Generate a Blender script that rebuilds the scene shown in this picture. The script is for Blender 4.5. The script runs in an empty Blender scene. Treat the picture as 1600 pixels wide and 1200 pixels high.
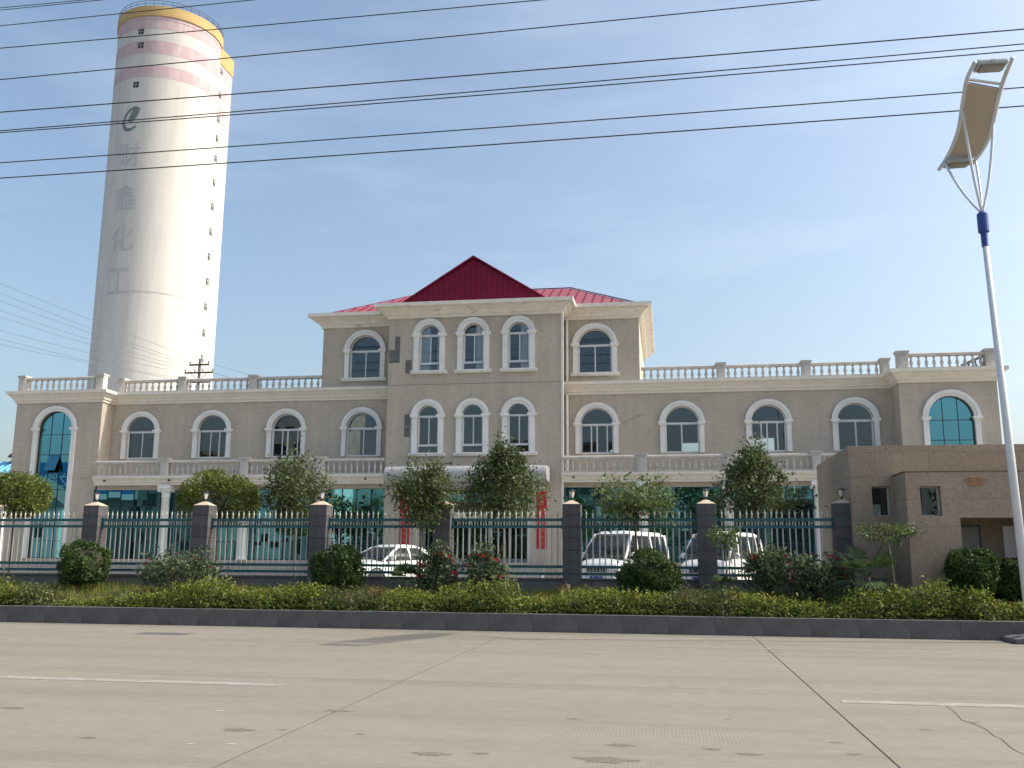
import bpy, bmesh, math, random
import numpy as np
from mathutils import Vector, Matrix, Quaternion
R = math.radians
random.seed(7)
rng = np.random.default_rng(11)
SC = bpy.context.scene
COL = SC.collection

# ------------------------------------------------------------------ camera
H = 1.6
PITCH, ROLL, YAW = R(10.519), R(-0.36), R(9.2725)
fw0 = Vector((-math.sin(YAW), math.cos(YAW), 0)); rt = Vector((math.cos(YAW), math.sin(YAW), 0)); z_ = Vector((0, 0, 1))
fw = fw0 * math.cos(PITCH) + z_ * math.sin(PITCH)
up = -fw0 * math.sin(PITCH) + z_ * math.cos(PITCH)
rx = rt * math.cos(ROLL) + up * -math.sin(ROLL)
ux = rt * math.sin(ROLL) + up * math.cos(ROLL)
cd = bpy.data.cameras.new('camera'); cam = bpy.data.objects.new('camera', cd); COL.objects.link(cam)
cd.sensor_width = 36; cd.lens = 1470.37 / 1600 * 36; cd.clip_end = 4000; cd.clip_start = .1
M4 = Matrix((rx, ux, -fw)).transposed().to_4x4(); M4.translation = (0, 0, H)
cam.matrix_world = M4
SC.camera = cam

# ------------------------------------------------------------------ light
SUN_EL, SUN_AZ = R(42), R(81.3)
w = bpy.data.worlds.new("World"); SC.world = w; w.use_nodes = True
nt = w.node_tree; bg = nt.nodes['Background']
sk = nt.nodes.new('ShaderNodeTexSky'); sk.sky_type = 'NISHITA'; sk.sun_disc = False
sk.sun_elevation = SUN_EL; sk.sun_rotation = SUN_AZ; sk.air_density = 1.0; sk.dust_density = 4.5; sk.ozone_density = 1.6
tc = nt.nodes.new('ShaderNodeTexCoord'); mp = nt.nodes.new('ShaderNodeMapping')
mp.inputs['Scale'].default_value = (1.0, 1.0, 4.2); mp.inputs['Rotation'].default_value = (.1, .22, .5)
nz = nt.nodes.new('ShaderNodeTexNoise'); nz.inputs['Scale'].default_value = 2.1; nz.inputs['Detail'].default_value = 7; nz.inputs['Roughness'].default_value = .55
rp = nt.nodes.new('ShaderNodeMapRange'); rp.inputs[1].default_value = .53; rp.inputs[2].default_value = .80; rp.inputs[3].default_value = 0; rp.inputs[4].default_value = .14
mx = nt.nodes.new('ShaderNodeMix'); mx.data_type = 'RGBA'
mx.inputs[7].default_value = (6.3, 6.5, 6.8, 1)
L = nt.links.new
L(tc.outputs['Generated'], mp.inputs[0]); L(mp.outputs[0], nz.inputs['Vector']); L(nz.outputs[0], rp.inputs[0])
hs_ = nt.nodes.new('ShaderNodeHueSaturation'); hs_.inputs['Saturation'].default_value = .99; tn = nt.nodes.new('ShaderNodeMix'); tn.data_type = 'RGBA'; tn.blend_type = 'MULTIPLY'; tn.inputs[0].default_value = 1; tn.inputs[7].default_value = (1.0, 1.02, .965, 1)
L(rp.outputs[0], mx.inputs[0]); L(sk.outputs[0], mx.inputs[6]); L(mx.outputs[2], hs_.inputs['Color']); L(hs_.outputs[0], tn.inputs[6]); L(tn.outputs[2], bg.inputs[0])
bg.inputs[1].default_value = 0.15
sd = bpy.data.lights.new('sun', 'SUN'); sd.energy = 2.45; sd.angle = R(.53); sd.color = (1, .93, .82)
so = bpy.data.objects.new('sun', sd); COL.objects.link(so)
S = Vector((math.cos(SUN_EL) * math.sin(SUN_AZ), math.cos(SUN_EL) * math.cos(SUN_AZ), math.sin(SUN_EL)))
so.rotation_euler = S.to_track_quat('Z', 'Y').to_euler(); so.location = S * 60
SC.view_settings.view_transform = 'Standard'; SC.view_settings.look = 'None'
SC.view_settings.exposure = 0.7; SC.view_settings.gamma = 1

# ------------------------------------------------------------------ materials
MATS = {}
def mat(name, col, rough=.7, metal=0., var=0., vscale=6., bump=0., bscale=40., coat=0., spec=.5, island=0., obj=0., col2=None, c2=(.45, .7, .5, 2.), tint=None, stretch=None):
    m = bpy.data.materials.new(name); m.use_nodes = True; n = m.node_tree.nodes; l = m.node_tree.links.new
    b = n['Principled BSDF']; b.inputs['Roughness'].default_value = rough; b.inputs['Metallic'].default_value = metal
    b.inputs['Coat Weight'].default_value = coat; b.inputs['Specular IOR Level'].default_value = spec
    rgb = n.new('ShaderNodeRGB'); rgb.outputs[0].default_value = (*col, 1); out = rgb.outputs[0]
    t = n.new('ShaderNodeTexCoord'); vec = t.outputs['Object']
    if stretch:
        g = n.new('ShaderNodeMapping'); g.inputs['Scale'].default_value = stretch; l(vec, g.inputs[0]); vec = g.outputs[0]
    def val(fac, amt, o):
        hs = n.new('ShaderNodeHueSaturation'); mr = n.new('ShaderNodeMapRange')
        mr.inputs[3].default_value = 1 - amt; mr.inputs[4].default_value = 1 + amt
        l(fac, mr.inputs[0]); l(mr.outputs[0], hs.inputs['Value']); l(o, hs.inputs['Color']); return hs.outputs[0]
    if col2:
        q = n.new('ShaderNodeTexNoise'); q.inputs['Scale'].default_value = c2[3]; q.inputs['Detail'].default_value = 8; q.inputs['Roughness'].default_value = .65
        l(vec, q.inputs['Vector']); r = n.new('ShaderNodeMapRange'); r.inputs[1].default_value = c2[0]; r.inputs[2].default_value = c2[1]; r.inputs[4].default_value = c2[2]
        l(q.outputs[0], r.inputs[0]); x = n.new('ShaderNodeMix'); x.data_type = 'RGBA'; x.inputs[7].default_value = (*col2, 1)
        l(r.outputs[0], x.inputs[0]); l(out, x.inputs[6]); out = x.outputs[2]
    if var:
        q = n.new('ShaderNodeTexNoise'); q.inputs['Scale'].default_value = vscale; q.inputs['Detail'].default_value = 9; q.inputs['Roughness'].default_value = .6
        l(vec, q.inputs['Vector']); mr = n.new('ShaderNodeMapRange'); mr.inputs[1].default_value = .3; mr.inputs[2].default_value = .7
        l(q.outputs[0], mr.inputs[0]); out = val(mr.outputs[0], var, out)
    if island:
        g = n.new('ShaderNodeNewGeometry'); out = val(g.outputs['Random Per Island'], island, out)
    if obj:
        g = n.new('ShaderNodeObjectInfo'); out = val(g.outputs['Random'], obj, out)
    l(out, b.inputs['Base Color'])
    if bump:
        q = n.new('ShaderNodeTexNoise'); q.inputs['Scale'].default_value = bscale; q.inputs['Detail'].default_value = 5
        l(vec, q.inputs['Vector']); bp = n.new('ShaderNodeBump'); bp.inputs['Strength'].default_value = bump; bp.inputs['Distance'].default_value = .02
        l(q.outputs[0], bp.inputs['Height']); l(bp.outputs[0], b.inputs['Normal'])
    MATS[name] = m; return m

def leaf_mat(name, col, tr=.35, var=.4, rough=.5, hue=.03):
    m = bpy.data.materials.new(name); m.use_nodes = True; n = m.node_tree.nodes; l = m.node_tree.links.new
    b = n['Principled BSDF']; o = n['Material Output']; b.inputs['Roughness'].default_value = rough; b.inputs['Specular IOR Level'].default_value = .35
    g = n.new('ShaderNodeNewGeometry'); hs = n.new('ShaderNodeHueSaturation'); mr = n.new('ShaderNodeMapRange'); mh = n.new('ShaderNodeMapRange')
    mr.inputs[3].default_value = 1 - var; mr.inputs[4].default_value = 1 + var
    mh.inputs[3].default_value = .5 - hue; mh.inputs[4].default_value = .5 + hue
    ml = n.new('ShaderNodeMath'); ml.operation = 'MULTIPLY'; ml.inputs[1].default_value = 7.31; fr = n.new('ShaderNodeMath'); fr.operation = 'FRACT'
    l(g.outputs['Random Per Island'], mr.inputs[0]); l(g.outputs['Random Per Island'], ml.inputs[0]); l(ml.outputs[0], fr.inputs[0]); l(fr.outputs[0], mh.inputs[0])
    hs.inputs['Color'].default_value = (*col, 1); l(mr.outputs[0], hs.inputs['Value']); l(mh.outputs[0], hs.inputs['Hue'])
    l(hs.outputs[0], b.inputs['Base Color'])
    t = n.new('ShaderNodeBsdfTranslucent'); l(hs.outputs[0], t.inputs[0]); x = n.new('ShaderNodeMixShader'); x.inputs[0].default_value = tr
    l(b.outputs[0], x.inputs[1]); l(t.outputs[0], x.inputs[2]); l(x.outputs[0], o.inputs[0]); MATS[name] = m; return m

def glass_mat(name, gloss, body, fac, see=.0, rough=.005):
    """coated pane: tinted mirror over a dark body, partly see-through"""
    m = bpy.data.materials.new(name); m.use_nodes = True; n = m.node_tree.nodes; l = m.node_tree.links.new
    o = n['Material Output']; n.remove(n['Principled BSDF'])
    gl = n.new('ShaderNodeBsdfGlossy'); gl.inputs['Color'].default_value = (*gloss, 1); gl.inputs['Roughness'].default_value = rough
    d = n.new('ShaderNodeBsdfDiffuse'); d.inputs[0].default_value = (*body, 1)
    t = n.new('ShaderNodeBsdfTransparent'); t.inputs[0].default_value = (.90, .93, .94, 1)
    m1 = n.new('ShaderNodeMixShader'); m1.inputs[0].default_value = see; l(d.outputs[0], m1.inputs[1]); l(t.outputs[0], m1.inputs[2])
    lw = n.new('ShaderNodeLayerWeight'); lw.inputs[0].default_value = .25
    ma = n.new('ShaderNodeMath'); ma.operation = 'MULTIPLY_ADD'; ma.inputs[1].default_value = 1 - fac; ma.inputs[2].default_value = fac
    l(lw.outputs['Fresnel'], ma.inputs[0])
    m2 = n.new('ShaderNodeMixShader'); l(ma.outputs[0], m2.inputs[0]); l(m1.outputs[0], m2.inputs[1]); l(gl.outputs[0], m2.inputs[2]); l(m2.outputs[0], o.inputs[0])
    MATS[name] = m; return m

def tile_wall(name, col, mortar, bw, bh, msize, var=.06, bump=.15):
    m = bpy.data.materials.new(name); m.use_nodes = True; n = m.node_tree.nodes; l = m.node_tree.links.new
    b = n['Principled BSDF']; b.inputs['Roughness'].default_value = .75
    t = n.new('ShaderNodeTexCoord'); s = n.new('ShaderNodeSeparateXYZ'); c = n.new('ShaderNodeCombineXYZ'); ad = n.new('ShaderNodeMath')
    l(t.outputs['Object'], s.inputs[0]); l(s.outputs[0], ad.inputs[0]); l(s.outputs[1], ad.inputs[1]); l(ad.outputs[0], c.inputs[0]); l(s.outputs[2], c.inputs[1])
    br = n.new('ShaderNodeTexBrick'); br.inputs['Scale'].default_value = 1; br.inputs['Brick Width'].default_value = bw; br.inputs['Row Height'].default_value = bh
    br.inputs['Mortar Size'].default_value = msize; br.inputs['Color1'].default_value = (*[v * (1 + var) for v in col], 1); br.inputs['Color2'].default_value = (*[v * (1 - var) for v in col], 1)
    br.inputs['Mortar'].default_value = (*mortar, 1); l(c.outputs[0], br.inputs['Vector'])
    q = n.new('ShaderNodeTexNoise'); q.inputs['Scale'].default_value = .8; q.inputs['Detail'].default_value = 8; l(t.outputs['Object'], q.inputs['Vector'])
    g = n.new('ShaderNodeMapping'); g.inputs['Scale'].default_value = (3, 3, .25); l(t.outputs['Object'], g.inputs[0])
    q2 = n.new('ShaderNodeTexNoise'); q2.inputs['Scale'].default_value = 1.3; q2.inputs['Detail'].default_value = 6; l(g.outputs[0], q2.inputs['Vector'])
    am = n.new('ShaderNodeMath'); l(q.outputs[0], am.inputs[0]); l(q2.outputs[0], am.inputs[1])
    mr = n.new('ShaderNodeMapRange'); mr.inputs[1].default_value = .7; mr.inputs[2].default_value = 1.3; mr.inputs[3].default_value = .90; mr.inputs[4].default_value = 1.09
    l(am.outputs[0], mr.inputs[0]); hs = n.new('ShaderNodeHueSaturation'); l(br.outputs[0], hs.inputs['Color']); l(mr.outputs[0], hs.inputs['Value']); l(hs.outputs[0], b.inputs['Base Color'])
    bp = n.new('ShaderNodeBump'); bp.inputs['Strength'].default_value = bump; bp.inputs['Distance'].default_value = .01; bp.invert = True
    l(br.outputs['Fac'], bp.inputs['Height']); l(bp.outputs[0], b.inputs['Normal']); MATS[name] = m; return m

tile_wall('wall_tile', (.485, .420, .345), (.39, .335, .275), .2, .06, .006)
mat('trim_white', (.76, .745, .72), .6, var=.10, vscale=1.2, bump=.1, bscale=60)
mat('trim_cream', (.74, .685, .60), .65, var=.10, vscale=1.6, col2=(.45, .41, .35), c2=(.56, .74, .6, 1.6), bump=.15, bscale=50)
mat('cornice_weathered', (.75, .695, .61), .7, col2=(.24, .21, .18), c2=(.58, .74, .75, 2.2), var=.10, vscale=2.5, stretch=(1, 1, 2.4), bump=.2, bscale=40)
mat('balustrade_stone', (.53, .50, .465), .75, var=.14, vscale=2.0, obj=.05, bump=.2, bscale=50)
mat('alu_white', (.70, .71, .72), .4)
mat('mullion', (.012, .018, .022), .4)
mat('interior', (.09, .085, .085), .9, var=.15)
mat('curtain', (.85, .86, .87), .85, var=.1)
mat('patch', (.14, .135, .135), .9, var=.25, vscale=9, bump=.3)
mat('roof_red', (.20, .014, .045), .65, spec=.15, var=.10, vscale=1.5)
mat('roof_red_sunlit', (.30, .085, .105), .55, spec=.3, var=.10, vscale=1.5)  # red roofing paled: sunlight and sky sheen put into the colour
glass_mat('teal_glass', (.20, .50, .59), (.004, .018, .022), .62, .25)
glass_mat('window_glass', (.52, .56, .60), (.012, .014, .016), .10, .92)
glass_mat('door_glass', (.35, .50, .52), (.008, .012, .012), .12, .5)
glass_mat('car_glass', (.55, .6, .63), (.02, .022, .024), .08, .35)
mat('white_metal', (.38, .38, .39), .35, var=.05)
mat('banner_red', (.42, .008, .028), .6, var=.08, vscale=3)
mat('gold', (.50, .20, .05), .5)
mat('tower_white', (.58, .555, .525), .8, var=.07, vscale=.35, col2=(.40, .375, .355), c2=(.50, .80, .55, .5), stretch=(1.6, 1.6, .16), bump=.1, bscale=3)
mat('tower_pink', (.50, .37, .395), .85, var=.10, vscale=.4, col2=(.60, .53, .52), c2=(.48, .70, .75, .9), stretch=(1.5, 1.5, .3))
mat('tower_gold', (.50, .345, .145), .8, var=.10, vscale=.5)
mat('faded_violet', (.44, .42, .46), .85, var=.07, vscale=1.2, col2=(.56, .54, .515), c2=(.44, .66, .65, .8))
mat('faded_green', (.34, .425, .415), .85, var=.10, vscale=1.2)
mat('dark_void', (.03, .032, .036), .6)
mat('pillar_stone', (.092, .088, .093), .85, var=.22, vscale=5, obj=.12, bump=.35, bscale=25)
mat('base_stone', (.14, .135, .14), .85, var=.20, vscale=4, obj=.08, bump=.25, bscale=25)
mat('cap_cream', (.55, .45, .34), .8, var=.12, vscale=5)
mat('fence_teal', (.012, .095, .11), .4, var=.15, vscale=6, coat=.2)
mat('fence_white', (.52, .505, .46), .45, var=.12, vscale=9)
mat('lantern_black', (.02, .02, .02), .4)
mat('lantern_glass', (.62, .60, .56), .35)
mat('kerb_stone', (.108, .104, .106), .85, var=.20, vscale=3, obj=.02, bump=.3, bscale=30, col2=(.16, .145, .13), c2=(.55, .75, .6, 2.2))
mat('sealant', (.05, .046, .042), .8, var=.3)
mat('soil', (.10, .085, .05), .95, var=.35, vscale=4, bump=.6, bscale=12, col2=(.07, .09, .025), c2=(.42, .6, .8, 2.))
mat('granite', (.355, .28, .21), .8, var=.18, vscale=18, bump=.5, bscale=70, obj=.06, col2=(.13, .095, .070), c2=(.46, .62, .6, 70.))
mat('granite_stain', (.27, .155, .085), .85, var=.2, vscale=9)
mat('paint_line', (.34, .325, .30), .7, col2=(.26, .235, .205), c2=(.38, .58, .95, 5.), var=.1)
mat('yard_concrete', (.36, .34, .31), .85, var=.12, vscale=.8, bump=.2)
mat('ground', (.13, .12, .09), .95, var=.3, vscale=.3)
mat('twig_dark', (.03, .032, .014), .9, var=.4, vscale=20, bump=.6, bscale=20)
mat('bark', (.10, .075, .055), .9, var=.3, vscale=14, bump=.5, bscale=30)
mat('bark_pale', (.26, .22, .17), .9, var=.3, vscale=14, bump=.4, bscale=30)
mat('car_white', (.80, .80, .79), .25, coat=.7)
mat('van_white', (.74, .755, .765), .3, coat=.5)
mat('tyre', (.02, .02, .02), .8); mat('rim', (.4, .4, .42), .35, .8); mat('plastic_black', (.025, .025, .028), .5)
mat('lamp_glass', (.65, .66, .66), .15); mat('tail_red', (.4, .02, .02), .3)
mat('pole_white', (.62, .64, .68), .4, var=.06, vscale=3)
mat('pole_blue', (.018, .05, .26), .4); mat('panel_back', (.46, .41, .33), .6, var=.05, vscale=8)
mat('cell_blue', (.01, .015, .05), .15)
mat('lamp_grey', (.38, .40, .40), .45); mat('lamp_lens', (.20, .19, .17), .2)
mat('cable', (.014, .014, .017), .6); mat('far_cable', (.14, .15, .17), .7)
mat('pole_concrete', (.18, .165, .17), .85); mat('rust', (.07, .055, .05), .8)
mat('shed_blue', (.16, .47, .72), .45, var=.06, vscale=.5); mat('shed_wall', (.5, .5, .48), .8, var=.1)
mat('billboard_blue', (.02, .22, .50), .5); mat('paper_white', (.8, .8, .8), .6)
mat('apartment', (.62, .66, .62), .8, var=.06); mat('grey_wall', (.18, .19, .17), .8, var=.1)
leaf_mat('leaf_globe', (0.125, 0.155, 0.03), .35, .45); leaf_mat('leaf_tree', (0.095, 0.122, 0.045), .35, .5)
leaf_mat('leaf_sparse', (0.13, 0.17, 0.06), .4, .5); leaf_mat('leaf_bush', (0.055, 0.095, 0.022), .25, .5)
leaf_mat('leaf_rose', (.095, .125, .06), .3, .55); leaf_mat('leaf_hedge_lit', (0.215, 0.25, 0.04), .4, .5, hue=.035)
leaf_mat('leaf_hedge_shade', (0.11, 0.14, 0.03), .3, .5); leaf_mat('leaf_grass', (0.18, 0.205, 0.04), .4, .45, hue=.04)
leaf_mat('leaf_palm', (0.075, 0.12, 0.045), .3, .4); leaf_mat('leaf_yellow', (0.220, 0.170, 0.030), .4, .4); leaf_mat('leaf_red', (0.264, 0.074, 0.049), .4, .4)
leaf_mat('leaf_dull', (.13, .135, .055), .35, .5, hue=.04)
leaf_mat('petal_red', (0.300, 0.008, 0.045), .3, .35); leaf_mat('straw', (0.340, 0.240, 0.100), .3, .4)

def road_material():
    m = bpy.data.materials.new('road_concrete'); m.use_nodes = True; n = m.node_tree.nodes; l = m.node_tree.links.new
    b = n['Principled BSDF']; b.inputs['Roughness'].default_value = .88; b.inputs['Specular IOR Level'].default_value = .3
    t = n.new('ShaderNodeTexCoord')
    def noise(scale, st, det=8, ro=.6):
        g = n.new('ShaderNodeMapping'); g.inputs['Scale'].default_value = st; l(t.outputs['Object'], g.inputs[0])
        q = n.new('ShaderNodeTexNoise'); q.inputs['Scale'].default_value = scale; q.inputs['Detail'].default_value = det; q.inputs['Roughness'].default_value = ro
        l(g.outputs[0], q.inputs['Vector']); return q.outputs[0]
    def mr(f, a, bb, c, d):
        r = n.new('ShaderNodeMapRange'); r.inputs[1].default_value = a; r.inputs[2].default_value = bb; r.inputs[3].default_value = c; r.inputs[4].default_value = d; l(f, r.inputs[0]); return r.outputs[0]
    def mixc(f, a, bcol):
        x = n.new('ShaderNodeMix'); x.data_type = 'RGBA'; l(f, x.inputs[0]); l(a, x.inputs[6]); x.inputs[7].default_value = (*bcol, 1); return x.outputs[2]
    rgb = n.new('ShaderNodeRGB'); rgb.outputs[0].default_value = (0.244, 0.217, 0.179, 1); o = rgb.outputs[0]
    o = mixc(mr(noise(.35, (.35, 1, 1)), .42, .66, 0, .7), o, (0.191, 0.173, 0.145))
    o = mixc(mr(noise(.9, (.12, 1.4, 1)), .48, .70, 0, .75), o, (0.158, 0.144, 0.122))       # tyre streaks along the road
    o = mixc(mr(noise(6, (1, 1, 1)), .62, .74, 0, .45), o, (0.149, 0.132, 0.112))
    o = mixc(mr(noise(1.3, (.7, 1, 1), 6, .6), .70, .735, 0, .7), o, (0.132, 0.119, 0.105))
    o = mixc(mr(noise(5, (.5, 1, 1), 4, .5), .735, .76, 0, .8), o, (0.099, 0.088, 0.077))     # dirt spots
    o = mixc(mr(noise(2.6, (1, 1, 1), 12, .72), .40, .62, 0, .5), o, (0.182, 0.163, 0.140))
    o = mixc(mr(noise(14, (.35, 1, 1), 6, .7), .52, .66, 0, .35), o, (0.319, 0.286, 0.244))
    o = mixc(mr(noise(45, (1, 1, 1), 3), .35, .75, 0, .35), o, (0.306, 0.273, 0.229))
    l(o, b.inputs['Base Color'])
    wv = n.new('ShaderNodeTexWave'); wv.inputs['Scale'].default_value = 9; wv.inputs['Distortion'].default_value = 1.2; wv.inputs['Detail'].default_value = 2; wv.inputs['Detail Scale'].default_value = 2; l(t.outputs['Object'], wv.inputs['Vector'])
    ms = n.new('ShaderNodeMath'); ms.operation = 'MULTIPLY'; l(wv.outputs[0], ms.inputs[0]); l(mr(noise(.5, (.5, 1, 1)), .47, .63, .05, 1), ms.inputs[1])
    ad = n.new('ShaderNodeMath'); ad.operation = 'MULTIPLY_ADD'; ad.inputs[1].default_value = .7; l(noise(35, (1, 1, 1), 4), ad.inputs[0]); l(ms.outputs[0], ad.inputs[2])
    bp = n.new('ShaderNodeBump'); bp.inputs['Strength'].default_value = .15; bp.inputs['Distance'].default_value = .012; l(ad.outputs[0], bp.inputs['Height']); l(bp.outputs[0], b.inputs['Normal'])
    MATS['road_concrete'] = m
road_material()

# ------------------------------------------------------------------ mesh helpers
class MB:
    def __init__(s): s.v = []; s.f = []
    def add(s, vs, fs):
        k = len(s.v); s.v += [tuple(v) for v in vs]; s.f += [tuple(i + k for i in f) for f in fs]; return s
    def box(s, x0, x1, y0, y1, z0, z1):
        return s.add([(x0, y0, z0), (x1, y0, z0), (x1, y1, z0), (x0, y1, z0), (x0, y0, z1), (x1, y0, z1), (x1, y1, z1), (x0, y1, z1)],
                     [(3, 2, 1, 0), (4, 5, 6, 7), (0, 1, 5, 4), (1, 2, 6, 5), (2, 3, 7, 6), (3, 0, 4, 7)])
    def prism(s, poly, y0, y1):   # polygon in XZ, extruded along Y
        n = len(poly)
        return s.add([(x, y0, z) for x, z in poly] + [(x, y1, z) for x, z in poly],
                     [tuple(range(n)), tuple(range(2 * n - 1, n - 1, -1))] + [(i, i + n, (i + 1) % n + n, (i + 1) % n) for i in range(n)])
    def prismx(s, poly, x0, x1):   # polygon in YZ, extruded along X
        n = len(poly)
        return s.add([(x0, y, z) for y, z in poly] + [(x1, y, z) for y, z in poly],
                     [tuple(range(n)), tuple(range(2 * n - 1, n - 1, -1))] + [(i, i + n, (i + 1) % n + n, (i + 1) % n) for i in range(n)])
    def lathe(s, prof, n=10, c=(0, 0, 0)):
        vs = []; fs = []
        for r, z in prof:
            for k in range(n):
                a = 2 * math.pi * k / n; vs.append((c[0] + r * math.cos(a), c[1] + r * math.sin(a), c[2] + z))
        for i in range(len(prof) - 1):
            for k in range(n):
                fs.append((i * n + k, i * n + (k + 1) % n, (i + 1) * n + (k + 1) % n, (i + 1) * n + k))
        fs.append(tuple(range(n - 1, -1, -1))); fs.append(tuple(range((len(prof) - 1) * n, len(prof) * n)))
        return s.add(vs, fs)
    def tube(s, pts, r, n=8):
        pts = [Vector(p) for p in pts]; rs = r if isinstance(r, (list, tuple)) else [r] * len(pts)
        vs = []; fs = []; ref = None
        for i, p in enumerate(pts):
            d = (pts[min(i + 1, len(pts) - 1)] - pts[max(i - 1, 0)]).normalized()
            a = Vector((0, 0, 1)) if abs(d.z) < .95 else Vector((1, 0, 0))
            if ref is not None: a = ref
            u = (a - d * a.dot(d)).normalized(); v = d.cross(u); ref = u
            for k in range(n):
                t = 2 * math.pi * k / n; vs.append(p + u * math.cos(t) * rs[i] + v * math.sin(t) * rs[i])
        for i in range(len(pts) - 1):
            for k in range(n): fs.append((i * n + k, i * n + (k + 1) % n, (i + 1) * n + (k + 1) % n, (i + 1) * n + k))
        fs.append(tuple(range(n - 1, -1, -1))); fs.append(tuple(range((len(pts) - 1) * n, len(pts) * n)))
        return s.add(vs, fs)
    def mesh(s, name, m, smooth=False):
        me = bpy.data.meshes.new(name); me.from_pydata(s.v, [], s.f); me.update()
        bm = bmesh.new(); bm.from_mesh(me); bmesh.ops.recalc_face_normals(bm, faces=bm.faces); bm.to_mesh(me); bm.free()
        me.materials.append(MATS[m])
        if smooth: me.polygons.foreach_set('use_smooth', [True] * len(me.polygons))
        return me
    def build(s, name, m, parent=None, smooth=False, loc=None, bevel=0):
        return obj(name, s.mesh(name, m, smooth), parent, loc, bevel)

def obj(name, me, parent=None, loc=None, bevel=0, rotz=0):
    o = bpy.data.objects.new(name, me); COL.objects.link(o); o.parent = parent
    if loc is not None: o.location = loc
    if rotz: o.rotation_euler.z = rotz
    if bevel:
        b = o.modifiers.new('bevel', 'BEVEL'); b.width = bevel; b.segments = 2; b.limit_method = 'ANGLE'
    return o
def thing(name, label, cat, loc=(0, 0, 0), rotz=0, group=None):
    o = bpy.data.objects.new(name, None); COL.objects.link(o); o.location = loc; o.rotation_euler = (0, 0, rotz); o.empty_display_size = .2
    return tag(o, label, cat, group)
def tag(o, label, cat, group=None):
    o['label'] = label; o['category'] = cat
    if group: o['group'] = group
    return o
def struct(o): o['kind'] = 'structure'; return o
def stuff(o): o['kind'] = 'stuff'; return o

def curve_mesh(outline, holes, thick, m):
    """flat polygon with holes in XZ, front face at y=0, extruded back to y=thick"""
    cu = bpy.data.curves.new('c', 'CURVE'); cu.dimensions = '2D'; cu.fill_mode = 'BOTH'; cu.extrude = thick / 2
    for poly in [outline] + list(holes):
        sp = cu.splines.new('POLY'); sp.points.add(len(poly) - 1)
        for p, q in zip(sp.points, poly): p.co = (q[0], q[1], 0, 1)
        sp.use_cyclic_u = True
    o = bpy.data.objects.new('c', cu); COL.objects.link(o)
    dg = bpy.context.evaluated_depsgraph_get(); me = bpy.data.meshes.new_from_object(o.evaluated_get(dg))
    bpy.data.objects.remove(o); bpy.data.curves.remove(cu)
    me.transform(Matrix(((1, 0, 0, 0), (0, 0, -1, thick / 2), (0, 1, 0, 0), (0, 0, 0, 1))))
    me.materials.clear(); me.materials.append(MATS[m]); me.polygons.foreach_set('use_smooth', [False] * len(me.polygons)); return me
def plate(name, outline, holes, y, thick, m, parent=None):
    return obj(name, curve_mesh(outline, holes, thick, m), parent, (0, y, 0))
def rect(x0, x1, z0, z1): return [(x0, z0), (x1, z0), (x1, z1), (x0, z1)]
def arch(cx, a, z0, zs, rise, n=18):
    return [(cx - a, z0), (cx + a, z0)] + [(cx + a * math.cos(math.pi * k / n), zs + rise * math.sin(math.pi * k / n)) for k in range(n + 1)]
def text_mesh(s, size, m):
    t = bpy.data.curves.new('t', 'FONT'); t.body = s; t.size = size; t.align_x = 'CENTER'; t.resolution_u = 3
    o = bpy.data.objects.new('t', t); COL.objects.link(o); dg = bpy.context.evaluated_depsgraph_get()
    me = bpy.data.meshes.new_from_object(o.evaluated_get(dg)); bpy.data.objects.remove(o); bpy.data.curves.remove(t)
    me.materials.clear(); me.materials.append(MATS[m]); return me

# ------------------------------------------------------------------ setting: ground, road, planter
struct(MB().box(-1500, 1500, -600, 2400, -.6, -.06).build('ground', 'ground'))
road = struct(MB().box(-80, 80, -3.2, 21.42, -.3, -.03).build('road', 'sealant'))
XJ = [-45 + 0, -40.4, -35.1, -29.85, -24.6, -19.3, -14.05, -8.77, -3.5, 1.77, 7.04, 12.3, 17.6, 22.9, 28.2]
for i in range(len(XJ) - 1):
    for y0, y1 in ((-3.2, 3.9), (3.9, 12.6), (12.6, 21.41)):
        MB().box(XJ[i] + .010, XJ[i + 1] - .010, y0 + .004, y1 - .004, -.029, 0).build('slab', 'road_concrete', road)
for xj in XJ[1:-1]: MB().box(xj - .0095, xj + .0095, -3.2, 21.40, -.0295, -.004).build('joint_seal', 'sealant', road)
for yj in (3.9, 12.6): MB().box(-45, 28, yj - .004, yj + .004, -.0294, -.005).build('joint_seal', 'sealant', road)
for x0, x1 in ((-30, -17.2), (-11.1, -4.87), (1.95, 8.1), (14.9, 21)):
    MB().box(x0, x1, 11.72, 11.96, .001, .004).build('lane_marking', 'paint_line', road)
for x0, x1 in ((-30, 30),):
    MB().box(x0, x1, 18.35, 18.43, .001, .003).build('edge_line', 'paint_line', road)
def ground_pt(px, py):
    x, y = px - 800, py - 600; c, s_ = math.cos(-ROLL), math.sin(-ROLL); x, y = c * x - s_ * y, s_ * x + c * y
    d = fw + rt * (x / 1470.37) - up * (y / 1470.37); return Vector((0, 0, H)) + d * (-H / d.z)
mat('stain', (.15, .134, .114), .85, var=.25, vscale=20); mat('litter', (.36, .35, .33), .7)
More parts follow.
